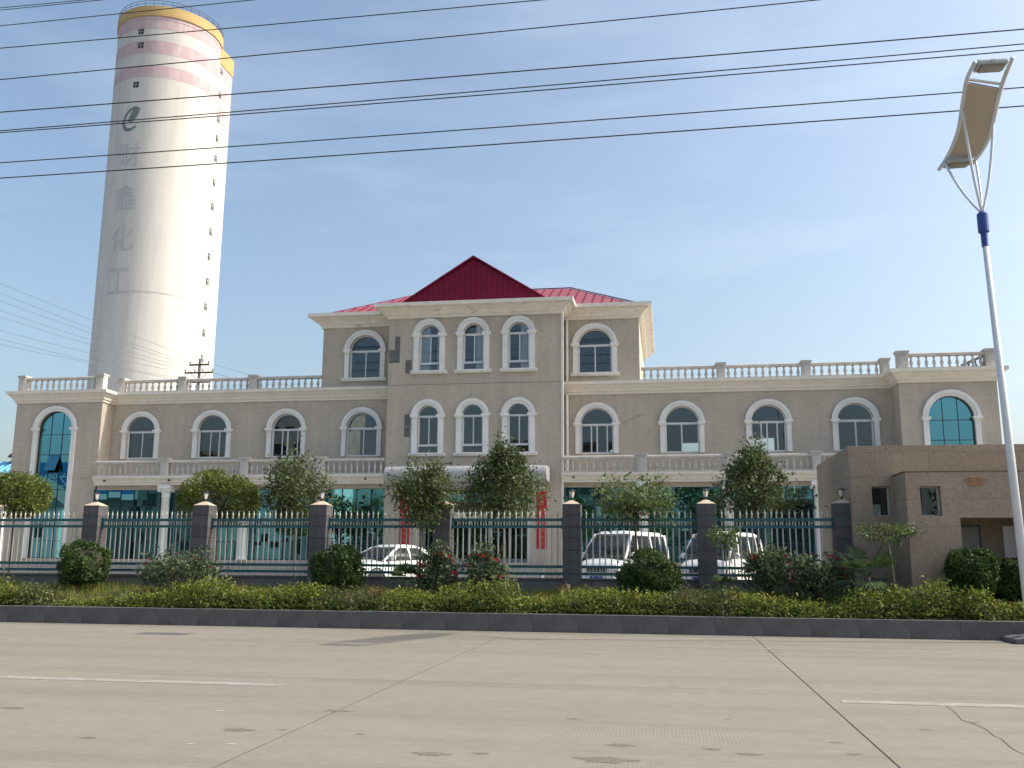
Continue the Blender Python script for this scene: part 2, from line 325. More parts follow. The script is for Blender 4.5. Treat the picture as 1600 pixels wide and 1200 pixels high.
for px, py, r_, mm in ((952, 1186, .16, 'stain'), (1175, 1174, .07, 'stain'), (1120, 1167, .05, 'stain'), (977, 1162, .08, 'stain'), (902, 1122, .05, 'stain'), (1142, 1120, .03, 'stain'), (1452, 1132, .035, 'stain'), (1342, 1172, .04, 'stain'), (1312, 1154, .04, 'stain'), (1060, 1070, .04, 'stain'), (1212, 1015, .09, 'stain'), (27, 1116, .09, 'stain'), (145, 1161, .05, 'stain'), (377, 1146, .10, 'stain'), (532, 1114, .10, 'stain'), (680, 1180, .10, 'stain'), (350, 1116, .04, 'litter'), (370, 1168, .035, 'litter'), (305, 1169, .03, 'litter'), (448, 1145, .03, 'stain'), (570, 1150, .03, 'stain'), (760, 1178, .05, 'stain'), (250, 989, .05, 'litter'), (1530, 1120, .03, 'stain')):
    p = ground_pt(px, py); n = 14; ph = px * .37
    MB().add([(p.x + r_ * 1.5 * math.cos(a) * (1 + .35 * math.sin(3 * a + ph)), p.y + r_ * .75 * math.sin(a) * (1 + .3 * math.sin(5 * a + ph)), .0022) for a in [2 * math.pi * k / n for k in range(n)]], [tuple(range(n))]).build('stain' if mm == 'stain' else 'litter', mm, road)
ck = [ground_pt(*q) for q in ((1485, 1095), (1497, 1103), (1510, 1117), (1528, 1122), (1547, 1130), (1560, 1141), (1572, 1145), (1583, 1156), (1592, 1162), (1615, 1172))]
for i in range(len(ck) - 1):
    a, b = ck[i], ck[i + 1]; sd2 = Vector((-(b - a).y, (b - a).x, 0)).normalized() * .005; u2 = Vector((0, 0, .0022)); MB().add([a - sd2 + u2, b - sd2 + u2, b + sd2 + u2, a + sd2 + u2], [(0, 1, 2, 3)]).build('crack', 'sealant', road)
gp = ground_pt(262, 997); MB().box(gp.x - .55, gp.x + .55, gp.y - .25, gp.y + .25, .001, .004).build('drain_cover', 'kerb_stone', road)
struct(MB().box(-80, 80, -14, -3.22, -.3, .12).build('pavement', 'yard_concrete'))
struct(MB().box(-160, 90, 25.25, 160, -.05, .6).build('yard', 'yard_concrete'))

# planter soil, rising to the foot of the fence
bmv = MB(); nx, ny = 60, 10; vs = []; fs = []
for j in range(ny + 1):
    for i in range(nx + 1):
        x = -32 + 40.3 * i / nx; y = 21.7 + 3.2 * j / ny
        vs.append((x, y, .33 + .46 * (j / ny) ** .8 + random.uniform(-.015, .015)))
for j in range(ny):
    for i in range(nx):
        a = j * (nx + 1) + i; fs.append((a, a + 1, a + nx + 2, a + nx + 1))
struct(bmv.add(vs, fs).build('planting_bed', 'soil', smooth=True))
def bed_z(y): return .33 + .46 * min(1, max(0, (y - 21.7) / 3.2)) ** .8
# kerb of long stones
kerb = struct(MB().box(-45, 8.1, 21.48, 21.68, -.05, .34).build('kerb', 'base_stone'))
x = -45.0; kx = []
while x < 7.3:
    x2 = min(x + .995, 7.6); kx.append((x, x2)); x = x + 1.0
kme = MB().box(-.499, .499, -.13, .13, -.03, .385).mesh('kerb_stone', 'kerb_stone')
for a, b in kx:
    o = obj('kerb_stone', kme, kerb, ((a + b) / 2, 21.55 + random.uniform(-.004, .004), random.uniform(-.004, .004)), .006)
    o.rotation_euler = (random.uniform(-.003, .003), random.uniform(-.001, .001), random.uniform(-.001, .001))
pts = []
for k in range(6):
    a = R(-90 + 90 * k / 5); pts.append((7.5 + .7 * math.cos(a), 22.12 + .7 * math.sin(a)))
for k in range(5):
    (xa, ya), (xb, yb) = pts[k], pts[k + 1]; o = MB().box(-.10, .10, -.13, .13, -.03, .385).build('kerb_stone', 'kerb_stone', kerb, loc=((xa + xb) / 2, (ya + yb) / 2, 0)); o.rotation_euler.z = math.atan2(yb - ya, xb - xa)
for k in range(3): obj('kerb_stone', kme, kerb, (8.2, 22.7 + k, 0), .012, R(90))
low = struct(MB().prism([(6.75, 0), (9.5, 0), (9.5, .13), (6.95, .13), (6.78, .09)], 20.55, 21.40).build('low_kerb', 'kerb_stone', bevel=.02))

# ------------------------------------------------------------------ office building
P1 = 38.9; PC = P1 - 1.2; PL = P1 - .85; PR = P1 - 1.15; PB = P1 - 1.3; PG = 38.0
G0 = .6
B = thing('office_building', 'long grey-beige tiled building with arched white-framed windows and red roof', 'building', (0, 0, 0))
XW = {'L': [-23.28, -19.85, -16.37, -12.93], 'R': [-2.76, .73, 4.17, 7.54]}
A_W = .70; WZ0, WZS, WR = 5.9, 7.13, .69
TH = .24
# upper wall of the two wings
plate('wall', rect(-24.74, -11.45, 4.5, 8.6), [arch(x, A_W, WZ0, WZS, WR) for x in XW['L']], P1, TH, 'wall_tile', B)
plate('wall', rect(-4.1, 9.02, 4.5, 8.6), [arch(x, A_W, WZ0, WZS, WR) for x in XW['R']], P1, TH, 'wall_tile', B)
# third-floor walls beside the centre block
XU = [-12.9, -2.81]
plate('wall', rect(-14.86, -11.45, 8.62, 11.9), [arch(XU[0], .715, 9.32, 10.56, .70)], P1, TH, 'wall_tile', B)
plate('wall', rect(-4.1, -.95, 8.62, 11.9), [arch(XU[1], .725, 9.30, 10.52, .70)], P1, TH, 'wall_tile', B)
# centre block front, entrance opening below
XC = [-9.69, -7.80, -5.88]
holes = [arch(x, .455, 9.33, 10.88, .45) for x in XC] + [arch(x, .455, 5.86, 7.42, .45) for x in XC] + [rect(-10.1, -5.36, 1.46, 4.36)]
plate('wall', rect(-11.47, -4.12, .6, 11.9), holes, PC, TH, 'wall_tile', B)
for x0 in (-11.47, -4.12 - TH):
    MB().box(x0, x0 + TH, PC + TH + .002, P1 + 6, .6, 11.9).build('wall', 'wall_tile', B)
# left end block and right end block
plate('wall', rect(-28.98, -24.75, .6, 8.6), [arch(-26.94, .84, 1.5, 7.2, .80)], PL, TH, 'wall_tile', B)
MB().box(-24.75 - TH, -24.75, PL + TH + .002, P1 + 9, .6, 8.6).build('wall', 'wall_tile', B)
MB().box(-28.98, -28.98 + TH, PL + TH + .002, P1 + 9, .6, 8.6).build('wall', 'wall_tile', B)
plate('wall', rect(9.0, 12.56, .6, 8.6), [arch(10.82, .83, 1.5, 6.98, .86)], PR, TH, 'wall_tile', B)
MB().box(9.0, 9.0 + TH, PR + TH + .002, P1 + 9, .6, 8.6).build('wall', 'wall_tile', B)
MB().box(12.56 - TH, 12.56, PR + TH + .002, P1 + 9, .6, 8.6).build('wall', 'wall_tile', B)
MB().box(-14.86, -14.86 + TH, P1 + TH + .002, P1 + 9, 8.9, 11.9).build('wall', 'wall_tile', B)
MB().box(-.95 - TH, -.95, P1 + TH + .002, P1 + 9, 8.9, 11.9).build('wall', 'wall_tile', B)
# rear walls with window openings the light comes through
YR = P1 + 9
bh = [rect(-2.9 + k * 3.5, -1.5 + k * 3.5, 6.0, 7.3) for k in range(4)]
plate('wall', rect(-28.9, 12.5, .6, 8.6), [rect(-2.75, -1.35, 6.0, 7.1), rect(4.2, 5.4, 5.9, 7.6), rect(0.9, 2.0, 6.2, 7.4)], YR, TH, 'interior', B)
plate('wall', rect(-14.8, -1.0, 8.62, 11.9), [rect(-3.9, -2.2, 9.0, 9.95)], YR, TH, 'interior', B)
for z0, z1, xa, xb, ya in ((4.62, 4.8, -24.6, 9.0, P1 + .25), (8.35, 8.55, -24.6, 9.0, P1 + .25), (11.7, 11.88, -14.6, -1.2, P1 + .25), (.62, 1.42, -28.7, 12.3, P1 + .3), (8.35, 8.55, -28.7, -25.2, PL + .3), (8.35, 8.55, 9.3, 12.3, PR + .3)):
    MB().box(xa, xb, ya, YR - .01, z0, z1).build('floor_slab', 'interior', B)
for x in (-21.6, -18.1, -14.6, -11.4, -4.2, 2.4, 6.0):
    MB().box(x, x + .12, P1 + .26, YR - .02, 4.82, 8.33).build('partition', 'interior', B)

# horizontal joint and places where wall tiles have come off
for x0, x1, z0, z1 in ((-11.47, -4.12, 8.745, 8.765), (-11.47, -10.7, 4.52, 4.535)):
    MB().box(x0, x1, PC - .004, PC - .001, z0, z1).build('wall_joint', 'patch', B)
for x0, x1, z0, z1 in ((-29, -27.95, 4.98, 4.995), (-25.9, -24.9, 4.98, 4.995)):
    MB().box(x0, x1, PL - .004, PL - .001, z0, z1).build('wall_joint', 'patch', B)
for x0, x1, z0, z1 in ((-11.45, -10.98, 9.72, 10.28), (-11.2, -10.98, 10.28, 10.86), (-10.72, -10.46, 9.26, 9.82), (-10.70, -10.44, 7.0, 7.5), (-10.70, -10.44, 6.55, 6.98)):
    MB().box(x0, x1, PC - .006, PC - .002, z0, z1).build('missing_tile_patch', 'patch', B)

# ---- windows
def band(inner, outer): return outer, [inner]
WCACHE = {}
def make_window(key, x, y, a, z0, zs, rise, ring, sill, lower=0., stiles=(0.,), curtains=()):
    """frame (white sliding window) > panes, arched surround, imposts, sill"""
    ns = 18
    if key not in WCACHE:
        d = {}
        fb = MB()
        t = .045
        outl = arch(0, a, z0, zs, rise); inn = arch(0, a - t, z0 + t, zs, rise - t)
        d['outer'] = curve_mesh(outl, [inn], .07, 'alu_white')
        fb.box(-a + t, a - t, 0, .07, zs - .03, zs + .03)
        zb = z0 + t
        if lower: fb.box(-a + t, a - t, .002, .068, z0 + lower - .03, z0 + lower + .03); zb = z0 + lower + .03
        d['bars'] = fb.mesh('bars', 'alu_white')
        d['arch_pane'] = curve_mesh([(p[0] * .985, p[1]) for p in arch(0, a - t, zs + .03, zs + .031, rise - t)], [], .008, 'window_glass')
        d['zb'] = zb
        # surround ring and mouldings
        o1 = [(-a - ring, z0), (-a - ring, zs)] + [((a + ring) * math.cos(math.pi - math.pi * k / ns), zs + (rise + ring) * math.sin(math.pi * k / ns)) for k in range(1, ns)] + [(a + ring, zs), (a + ring, z0), (a, z0), (a, zs)] + [(a * math.cos(math.pi * k / ns), zs + rise * math.sin(math.pi * k / ns)) for k in range(1, ns)] + [(-a, zs), (-a, z0)]
        d['ring'] = curve_mesh(o1, [], .09, 'trim_white')
        g = ring * .45; e = ring * .12
        o2 = [(-a - ring - .03, zs)] + [((a + ring + .03) * math.cos(math.pi - math.pi * k / ns), zs + (rise + ring + .03) * math.sin(math.pi * k / ns)) for k in range(1, ns)] + [(a + ring + .03, zs), (a + ring - g, zs)] + [((a + ring - g) * math.cos(math.pi * k / ns), zs + (rise + ring - g) * math.sin(math.pi * k / ns)) for k in range(1, ns)] + [(-a - ring + g, zs)]
        d['mould'] = curve_mesh(o2, [], .05, 'trim_white')
        im = MB()
        im.box(-ring / 2 - .075, ring / 2 + .075, -.17, 0, -.03, .05); im.box(-ring / 2 - .04, ring / 2 + .04, -.14, 0, -.09, -.029)
        d['impost'] = im.mesh('impost', 'trim_white')
        if sill: d['sill'] = MB().prismx([(0, 0), (-.19, 0), (-.19, -.05), (-.13, -.08), (-.13, -.12), (0, -.12)], -a - ring - .1, a + ring + .1).mesh('sill', 'trim_white')
        WCACHE[key] = d
    d = WCACHE[key]
    wo = obj('window', d['outer'], B, (x, y + .10, 0))
    obj('transom', d['bars'], wo)
    obj('arch_pane', d['arch_pane'], wo, (0, .03, 0)).rotation_euler = (R(random.uniform(-.5, .5)), 0, R(random.uniform(-.6, .6)))
    obj('surround', d['ring'], wo, (0, -.185, 0)); obj('moulding', d['mould'], wo, (0, -.225, 0))
    for s in (-1, 1): obj('impost', d['impost'], wo, (s * (a + ring / 2), -.10, zs))
    if sill: obj('sill', d['sill'], wo, (0, -.10, z0 - .002))
    # sashes
    zb = d['zb']; zt = zs - .03
    xs = [-a + .045] + sorted(stiles) + [a - .045]
    for i in range(len(xs) - 1):
        x0, x1 = xs[i], xs[i + 1]; f = MB(); q = .028
        yo = .012 if i % 2 else .04
        f.box(x0, x0 + q, yo, yo + .025, zb, zt).box(x1 - q, x1, yo, yo + .025, zb, zt).box(x0 + q, x1 - q, yo, yo + .025, zb, zb + q).box(x0 + q, x1 - q, yo, yo + .025, zt - q, zt)
        so_ = f.build('sash', 'alu_white', wo)
        pn = MB().box(-(x1 - x0) / 2 + q, (x1 - x0) / 2 - q, -.003, .003, zb + q, zt - q).build('pane', 'window_glass', wo, loc=((x0 + x1) / 2, yo + .012, 0))
        pn.rotation_euler = (0, 0, R(random.uniform(-.8, .8)))
    if lower:
        MB().box(-a + .045, a - .045, .03, .036, z0 + .045, z0 + lower - .03).build('lower_pane', 'window_glass', wo)
    for c0, c1 in curtains:
        vs = []; fs = []; n = 22
        for k in range(n + 1):
            xx = c0 + (c1 - c0) * k / n; yy = .12 + .03 * math.sin(k * 1.9 + x) + .012 * math.sin(k * 4.3)
            vs += [(xx, yy, z0 + .03), (xx + .01 * math.sin(k), yy, zs + rise * .93)]
        for k in range(n): fs.append((2 * k, 2 * k + 2, 2 * k + 3, 2 * k + 1))
        MB().add(vs, fs).build('curtain', 'curtain', wo, smooth=True)
    return wo

st = {'L': [(.02,), (-.12, .3), (-.22, .02, .48), (0.05,)], 'R': [(-.24, -.0, .42), (-.02,), (-.28, -.05, .35), (0.02,)]}
for side in 'LR':
    for i, x in enumerate(XW[side]): make_window('wing', x, P1, A_W, WZ0, WZS, WR, .19, False, 0, st[side][i])
make_window('upperL', XU[0], P1, .715, 9.32, 10.56, .70, .20, True, 0, (0.,)); make_window('upperR', XU[1], P1, .725, 9.30, 10.52, .70, .20, True, 0, (0.0,))
cur = [[(-.43, -.02), (.28, .44)], [(.08, .44)], [(.05, .44)]]
for i, x in enumerate(XC):
    make_window('centreU', x, PC, .455, 9.33, 10.88, .45, .22, True, .33, (0.02,), cur[i])
    make_window('centreL', x, PC, .455, 5.86, 7.42, .45, .22, True, .33, (0.02,))

# ---- tall teal curtain-wall arches of the end blocks
def tall_arch(cx, y, a, z0, zs, rise, zrows, openp=None):
    ns = 24; ring = .20
    o1 = [(-a - ring, z0), (-a - ring, zs)] + [((a + ring) * math.cos(math.pi - math.pi * k / ns), zs + (rise + ring) * math.sin(math.pi * k / ns)) for k in range(1, ns)] + [(a + ring, zs), (a + ring, z0), (a, z0), (a, zs)] + [(a * math.cos(math.pi * k / ns), zs + rise * math.sin(math.pi * k / ns)) for k in range(1, ns)] + [(-a, zs), (-a, z0)]
    outl = arch(0, a, z0, zs, rise); inn = arch(0, a - .03, z0 + .03, zs, rise - .03)
    wo = obj('arched_glazing', curve_mesh(outl, [inn], .08, 'mullion'), B, (cx, y + .1, 0))
    obj('surround', curve_mesh(o1, [], .09, 'trim_white'), wo, (0, -.185, 0))
    o2 = [(-a - ring - .03, zs)] + [((a + ring + .03) * math.cos(math.pi - math.pi * k / ns), zs + (rise + ring + .03) * math.sin(math.pi * k / ns)) for k in range(1, ns)] + [(a + ring + .03, zs), (a + ring - .1, zs)] + [((a + ring - .1) * math.cos(math.pi * k / ns), zs + (rise + ring - .1) * math.sin(math.pi * k / ns)) for k in range(1, ns)] + [(-a - ring + .1, zs)]
    obj('moulding', curve_mesh(o2, [], .05, 'trim_white'), wo, (0, -.225, 0))
    for s in (-1, 1):
        im = MB(); im.box(-.17, .17, -.17, 0, -.03, .05).box(-.14, .14, -.14, 0, -.09, -.03); im.build('impost', 'trim_white', wo, loc=(s * (a + .1), -.10, zs))
    xs = [-a, -a / 3, a / 3, a]; zr = [z0] + zrows + [zs + rise]
    n = 8
    for j in range(len(zr) - 1):
        for i in range(3):
            x0, x1 = xs[i] + .012, xs[i + 1] - .012; za, zb = zr[j] + .012, zr[j + 1] - .012
            def top(xx):
                return zs + rise * math.sqrt(max(0, 1 - (xx / a) ** 2)) - .012
            pl = [(x0, za), (x1, za)]
            ts = [(x1 + (x0 - x1) * k / n) for k in range(n + 1)]
            tp = [(xx, max(za + .001, min(zb, top(xx)))) for xx in ts]
            if max(t[1] for t in tp) - za < .03: continue
            xc = (x0 + x1) / 2
            me = curve_mesh([(p - xc, q) for p, q in pl + tp], [], .012, 'teal_glass')
            po = obj('pane', me, wo, (xc, .03, 0)); po.rotation_euler = (R(random.uniform(-.05, .05)), 0, R(random.uniform(-.06, .06)))
            if openp == (i, j):
                me.transform(Matrix.Translation((0, 0, -zb))); po.location = (xc, .02, zb); po.rotation_euler = (R(-24), 0, 0)
    g = MB()
    for xx in xs[1:3]: g.box(xx - .012, xx + .012, .01, .07, z0, zs + rise * math.sqrt(1 - (xx / a) ** 2) - .01)
    for zz in zrows:
        hx = a if zz <= zs else a * math.sqrt(max(0, 1 - ((zz - zs) / rise) ** 2)); g.box(-hx + .02, hx - .02, .012, .068, zz - .012, zz + .012)
    g.build('mullions', 'mullion', wo)
tall_arch(-26.94, PL, .84, 1.5, 7.2, .80, [2.25, 3.0, 3.75, 4.5, 5.25, 6.05, 6.95], (1, 5))
tall_arch(10.82, PR, .83, 1.5, 6.98, .86, [2.25, 3.0, 3.75, 4.5, 5.25, 6.15, 6.92])

# ---- cornices
def cornice(pts, prof, name, m, closed=False):
    """prof: (out, z); pts: plan polyline, outward side to the right of travel"""
    P = [Vector((p[0], p[1], 0)) for p in pts]; n = len(P); vs = []; fs = []; k = len(prof)
    for i, p in enumerate(P):
        if i == 0: d = (P[1] - P[0]).normalized(); off = Vector((d.y, -d.x, 0))
        elif i == n - 1: d = (P[-1] - P[-2]).normalized(); off = Vector((d.y, -d.x, 0))
        else:
            a = (P[i] - P[i - 1]).normalized(); b = (P[i + 1] - P[i]).normalized(); na = Vector((a.y, -a.x, 0)); nb = Vector((b.y, -b.x, 0))
            off = (na + nb) / (1 + na.dot(nb))
        for o, z in prof: q = p + off * o; vs.append((q.x, q.y, z))
    for i in range(n - 1):
        for j in range(k - 1): fs.append((i * k + j, (i + 1) * k + j, (i + 1) * k + j + 1, i * k + j + 1))
    fs.append(tuple(range(k))); fs.append(tuple(range(n * k - 1, (n - 1) * k - 1, -1)))
    return MB().add(vs, fs).build(name, m, B)
WP = [(-.05, 8.38), (.06, 8.38), (.06, 8.47), (.12, 8.50), (.14, 8.58), (.22, 8.66), (.27, 8.72), (.27, 8.75), (.36, 8.77), (.36, 8.90), (-.05, 8.91)]
cornice([(-28.98, P1 + 9), (-28.98, PL), (-24.75, PL), (-24.75, P1), (-11.47, P1)], WP, 'cornice', 'trim_cream')
cornice([(-4.1, P1), (9.0, P1), (9.0, PR), (12.56, PR), (12.56, P1 + 9)], WP, 'cornice', 'trim_cream')
UP = [(-.05, 11.62), (.08, 11.62), (.08, 11.72), (.16, 11.76), (.22, 11.86), (.36, 11.94), (.40, 11.98), (.40, 12.03), (.56, 12.05), (.56, 12.20), (-.05, 12.22)]
cornice([(-14.86, P1 + 9), (-14.86, P1), (-11.47, P1), (-11.47, PC), (-4.12, PC), (-4.12, P1), (-.95, P1), (-.95, P1 + 9)], UP, 'cornice', 'cornice_weathered')
MB().box(-28.9, -11.5, P1 + .3, YR + .2, 8.6, 8.86).build('flat_roof', 'yard_concrete', B)
MB().box(-4.0, 12.5, P1 + .3, YR + .2, 8.6, 8.86).build('flat_roof', 'yard_concrete', B)

# ---- red roofs
GX0, GX1, GZ, GA = -11.14, -4.50, 12.2, 14.12
yg = PC - .1
gab = MB().add([(GX0, yg, GZ - .1), (GX1, yg, GZ - .1), ((GX0 + GX1) / 2, yg, GA)], [(0, 1, 2)]).build('gable', 'roof_red', B)
k = GX0 + .22
while k < GX1 - .1:
    zt = GZ + (GA - GZ) * (1 - abs(k - (GX0 + GX1) / 2) / ((GX1 - GX0) / 2)); 
    if zt > GZ + .05: MB().box(k - .013, k + .013, yg - .03, yg, GZ - .1, zt - .01).build('rib', 'roof_red', gab)
    k += .23
cx = (GX0 + GX1) / 2
for s, xe in ((-1, GX0), (1, GX1)):
    MB().add([(xe + s * .12, yg - .12, GZ - .19), (cx, yg - .12, GA + .06), (cx, P1 + 5, GA + .06), (xe + s * .12, P1 + 5, GZ - .19), (xe + s * .12, yg - .12, GZ - .12), (cx, yg - .12, GA + .13), (cx, P1 + 5, GA + .13), (xe + s * .12, P1 + 5, GZ - .12)],
             [(0, 1, 2, 3), (4, 7, 6, 5), (0, 4, 5, 1), (3, 2, 6, 7), (0, 3, 7, 4)]).build('gable_roof', 'roof_red', B)
EX0, EX1, EY0, EY1, EZ, RZ = -15.0, -.8, P1 - .15, P1 + 9.1, 12.16, 14.35
r0, r1, ry = -11.6, -4.25, P1 + 4.5
hip = MB().add([(EX0, EY0, EZ), (EX1, EY0, EZ), (EX1, EY1, EZ), (EX0, EY1, EZ), (r0, ry, RZ), (r1, ry, RZ)], [(0, 1, 5, 4), (1, 2, 5), (2, 3, 4, 5), (3, 0, 4)]).build('hip_roof', 'roof_red_sunlit', B)
rb = MB()
def seam(p, q): 
    p = Vector(p); q = Vector(q); d = (q - p); side = Vector((d.y, -d.x, 0)).normalized() * .016; u = Vector((0, 0, .05))
    rb.add([p - side, p + side, q + side, q - side, p - side + u, p + side + u, q + side + u, q - side + u], [(4, 5, 6, 7), (0, 1, 5, 4), (1, 2, 6, 5), (3, 0, 4, 7), (2, 3, 7, 6)])
k = EX0 + .3
while k < EX1:
    t = 1.0
    if k > r1: t = (EX1 - k) / (EX1 - r1)
    if k < r0: t = (k - EX0) / (r0 - EX0)
    seam((k, EY0, EZ), (k, EY0 + (ry - EY0) * t, EZ + (RZ - EZ) * t)); k += .42
seam((EX1, EY0, EZ + .02), (r1, ry, RZ + .02)); seam((EX0, EY0, EZ + .02), (r0, ry, RZ + .02)); seam((r0, ry, RZ + .02), (r1, ry + .01, RZ + .02))
stuff(rb.build('roof_seams', 'roof_red', hip))

# ---- downpipes
dp = MB().tube([(-3.98, P1 - .12, 11.6), (-3.98, P1 - .12, 8.95)], .055, 8).tube([(-3.98, P1 - .15, 8.36), (-3.98, P1 - .15, 4.9)], .055, 8)
for z in (11.0, 10.2, 9.5, 7.9, 7.1, 6.3): dp.lathe([(.07, 0), (.07, .05)], 8, (-3.98, P1 - .13, z))
dp.build('downpipe', 'trim_white', B)
MB().box(-4.118, -4.02, PC - .02, PC + .10, .6, 11.6).build('corner_strip', 'trim_cream', B)

# ---- balconies with balustrades and columns
balu = MB().lathe([(.055, 0), (.055, .05), (.035, .07), (.03, .10), (.06, .17), (.068, .24), (.055, .33), (.03, .43), (.028, .47), (.045, .49), (.05, .54), (.05, .58)], 8).mesh('baluster', 'balustrade_stone', True)
def balustrade(x0, x1, y, z, h, posts, step, name='balustrade', scale=1.0, m='balustrade_stone', skip=()):
    rail = MB().prismx([(-.10, h - .12), (-.13, h - .09), (-.13, h - .03), (-.10, h), (.10, h), (.13, h - .03), (.13, h - .09), (.10, h - .12)], x0, x1)
    rail.box(x0, x1, -.11, .11, 0, .07)
    ro = rail.build(name, m, B, loc=(0, y, z))
    me = balu; sz = (h - .19) / .58
    for p, pw in posts:
        pb = MB().box(-pw, pw, -.17, .17, 0, h + .02).box(-pw + .06, pw - .06, -.19, -.17, .10, h - .12).box(-pw - .05, pw + .05, -.22, .22, h + .02, h + .09).box(-pw - .025, pw + .025, -.195, .195, h - .04, h + .02)
        pb.build('post', m, ro, loc=(p, 0, 0))
    edges = sorted([(p - pw, p + pw) for p, pw in posts]); cur_ = x0; spans = []
    for a, b in edges:
        if a - cur_ > .2: spans.append((cur_, a))
        cur_ = max(cur_, b)
    if x1 - cur_ > .2: spans.append((cur_, x1))
    for a, b in spans:
        n = max(1, round((b - a) / step))
        for k in range(n):
            xx = a + (b - a) * (k + .5) / n
            o = obj('baluster', me, ro, (xx, 0, .07)); o.scale = (scale, scale, sz); o.rotation_euler.z = random.uniform(0, 1)
    return ro
SLAB = [(-.05, 4.62), (.04, 4.62), (.04, 4.70), (.10, 4.73), (.12, 4.80), (.20, 4.88), (.24, 4.92), (.24, 4.99), (-.05, 5.0)]
for x0, x1 in ((-24.55, -11.48), (-4.1, 8.98)):
    MB().box(x0, x1, PB + .06, P1 - .002, 4.62, 4.99).build('balcony_slab', 'trim_cream', B)
    cornice([(x0, PB + .05), (x1, PB + .05)], SLAB, 'balcony_edge', 'trim_cream')
    MB().box(x0, x1, PG - .12, PG + .02, 4.44, 4.615).build('lintel_band', 'wall_tile', B)
balustrade(-24.5, -11.5, PB, 4.99, .68, [(-21.24, .17), (-17.6, .17), (-14.2, .17)], .262, scale=.9)
balustrade(-4.05, 8.95, PB, 4.99, .68, [(-.88, .17), (2.5, .17), (5.75, .17)], .262, scale=.9)
for x in [-23.9, -20.9, -.9, -3.6, -12.2]:
    MB().lathe([(.045, 0), (.045, .1)], 8).build('drain_outlet', 'dark_void', B, loc=(x, PB - .20, 4.80)).rotation_euler.x = R(90)
colm = MB().lathe([(.24, 0), (.24, .12), (.20, .16), (.185, .2), (.165, 2.62), (.19, 2.64), (.19, 2.68), (.17, 2.70), (.18, 2.80), (.25, 2.98), (.27, 3.0)], 14).mesh('column', 'trim_white', True)
for x in (-21.2, -17.6, -14.3, -.88, 2.42, 5.8):
    c = obj('column', colm, B, (x, PB + .14, 1.46)); MB().box(-.27, .27, -.27, .27, 3.0, 3.15).build('abacus', 'trim_white', c)
    for s in (-1, 1): MB().lathe([(.06, -.27), (.075, -.2), (.075, .2), (.06, .27)], 8).build('scroll', 'trim_white', c, loc=(s * .22, 0, 2.93)).rotation_euler.x = R(90)
# ---- roof balustrades
balustrade(-28.95, -24.75, PL + .1, 8.91, .66, [(-28.8, .16), (-24.95, .18)], .29, scale=1.05)
balustrade(-24.7, -14.9, P1 + .08, 8.91, .60, [(-24.4, .13), (-21.42, .17), (-18.05, .17)], .29, scale=1.05)
balustrade(-.9, 8.95, P1 + .08, 8.91, .60, [(2.36, .17), (5.75, .17), (8.8, .16)], .29, scale=1.05)
balustrade(9.1, 12.6, PR + .1, 8.91, .64, [(9.2, .2), (12.4, .18)], .29, scale=1.05)

# ---- ground-floor teal glazing
def glazing(x0, x1, ncol):
    g = MB(); zr = [1.5, 2.24, 2.98, 3.72, 4.46]; wpan = (x1 - x0) / ncol
    for i in range(ncol + 1): g.box(x0 + i * wpan - .016, x0 + i * wpan + .016, -.01, .05, 1.5, 4.46)
    for zz in zr: g.box(x0, x1, -.008, .048, zz - .016, zz + .016)
    fo = g.build('curtain_wall', 'mullion', B, loc=(0, PG, 0))
    pm = MB().box(-wpan / 2 + .014, wpan / 2 - .014, 0, .008, -.356, .356).mesh('pane', 'teal_glass')
    for i in range(ncol):
        for j in range(4):
            o = obj('pane', pm, fo, (x0 + (i + .5) * wpan, .018, (zr[j] + zr[j + 1]) / 2)); o.rotation_euler = (R(random.gauss(0, .16)), 0, R(random.gauss(0, .22)))
    MB().box(x0, x1, PG - .25, PG + .25, .6, 1.485).build('plinth', 'wall_tile', B)
glazing(-24.74, -11.5, 21); glazing(-4.1, 8.98, 21)
MB().box(-24.6, -11.6, P1 + .6, P1 + .7, 1.45, 4.6).build('partition', 'interior', B); MB().box(-4.0, 9, P1 + .6, P1 + .7, 1.45, 4.6).build('partition', 'interior', B)

# ---- entrance
cv = []
for k in range(13):
    a = math.pi / 2 + math.pi * k / 12; cv.append((PC - 1.0 + .33 * math.cos(a), 4.90 + .33 * math.sin(a)))
cv = [(PC + .0, 5.23)] + cv + [(PC + .0, 4.57)]
can = MB().prismx(cv, -11.1, -4.62).build('canopy', 'white_metal', B)
for k in range(1, 8): MB().prismx([(y_ - .006 if y_ < PC - .01 else y_, z_ + (.006 if z_ > 4.9 else -.006)) for y_, z_ in cv], -11.1 + k * .81 - .006, -11.1 + k * .81 + .006).build('panel_joint', 'lamp_grey', can)
for x0, x1 in ((-11.14, -11.09), (-4.63, -4.56)): MB().prismx([(PC - 1.0 + (y_ - PC + 1.0) * .93, 4.9 + (z_ - 4.9) * .93) for y_, z_ in cv], x0, x1).build('canopy_end', 'white_metal', can, bevel=.02)
MB().box(-10.6, -4.95, PC - .95, PC - .02, 4.38, 4.55).build('canopy_fascia', 'white_metal', B)
ent = MB().box(-10.1, -9.98, PC + .10, PC + .22, 1.46, 4.36).box(-5.48, -5.36, PC + .10, PC + .22, 1.46, 4.36).build('entrance_surround', 'trim_white', B)
MB().box(-9.98, -5.48, PC + .9, PC + 1.0, 3.92, 4.34).build('fanlight', 'teal_glass', B)
MB().box(-9.98, -5.48, PC + .85, PC + 1.0, 3.18, 3.50).build('door_header', 'trim_cream', B)
MB().box(-9.98, -5.48, PC + .9, PC + .92, 3.5, 3.92).build('sign_panel', 'dark_void', B)
xs = [-9.98, -9.1, -8.05, -7.2, -6.35, -5.48]
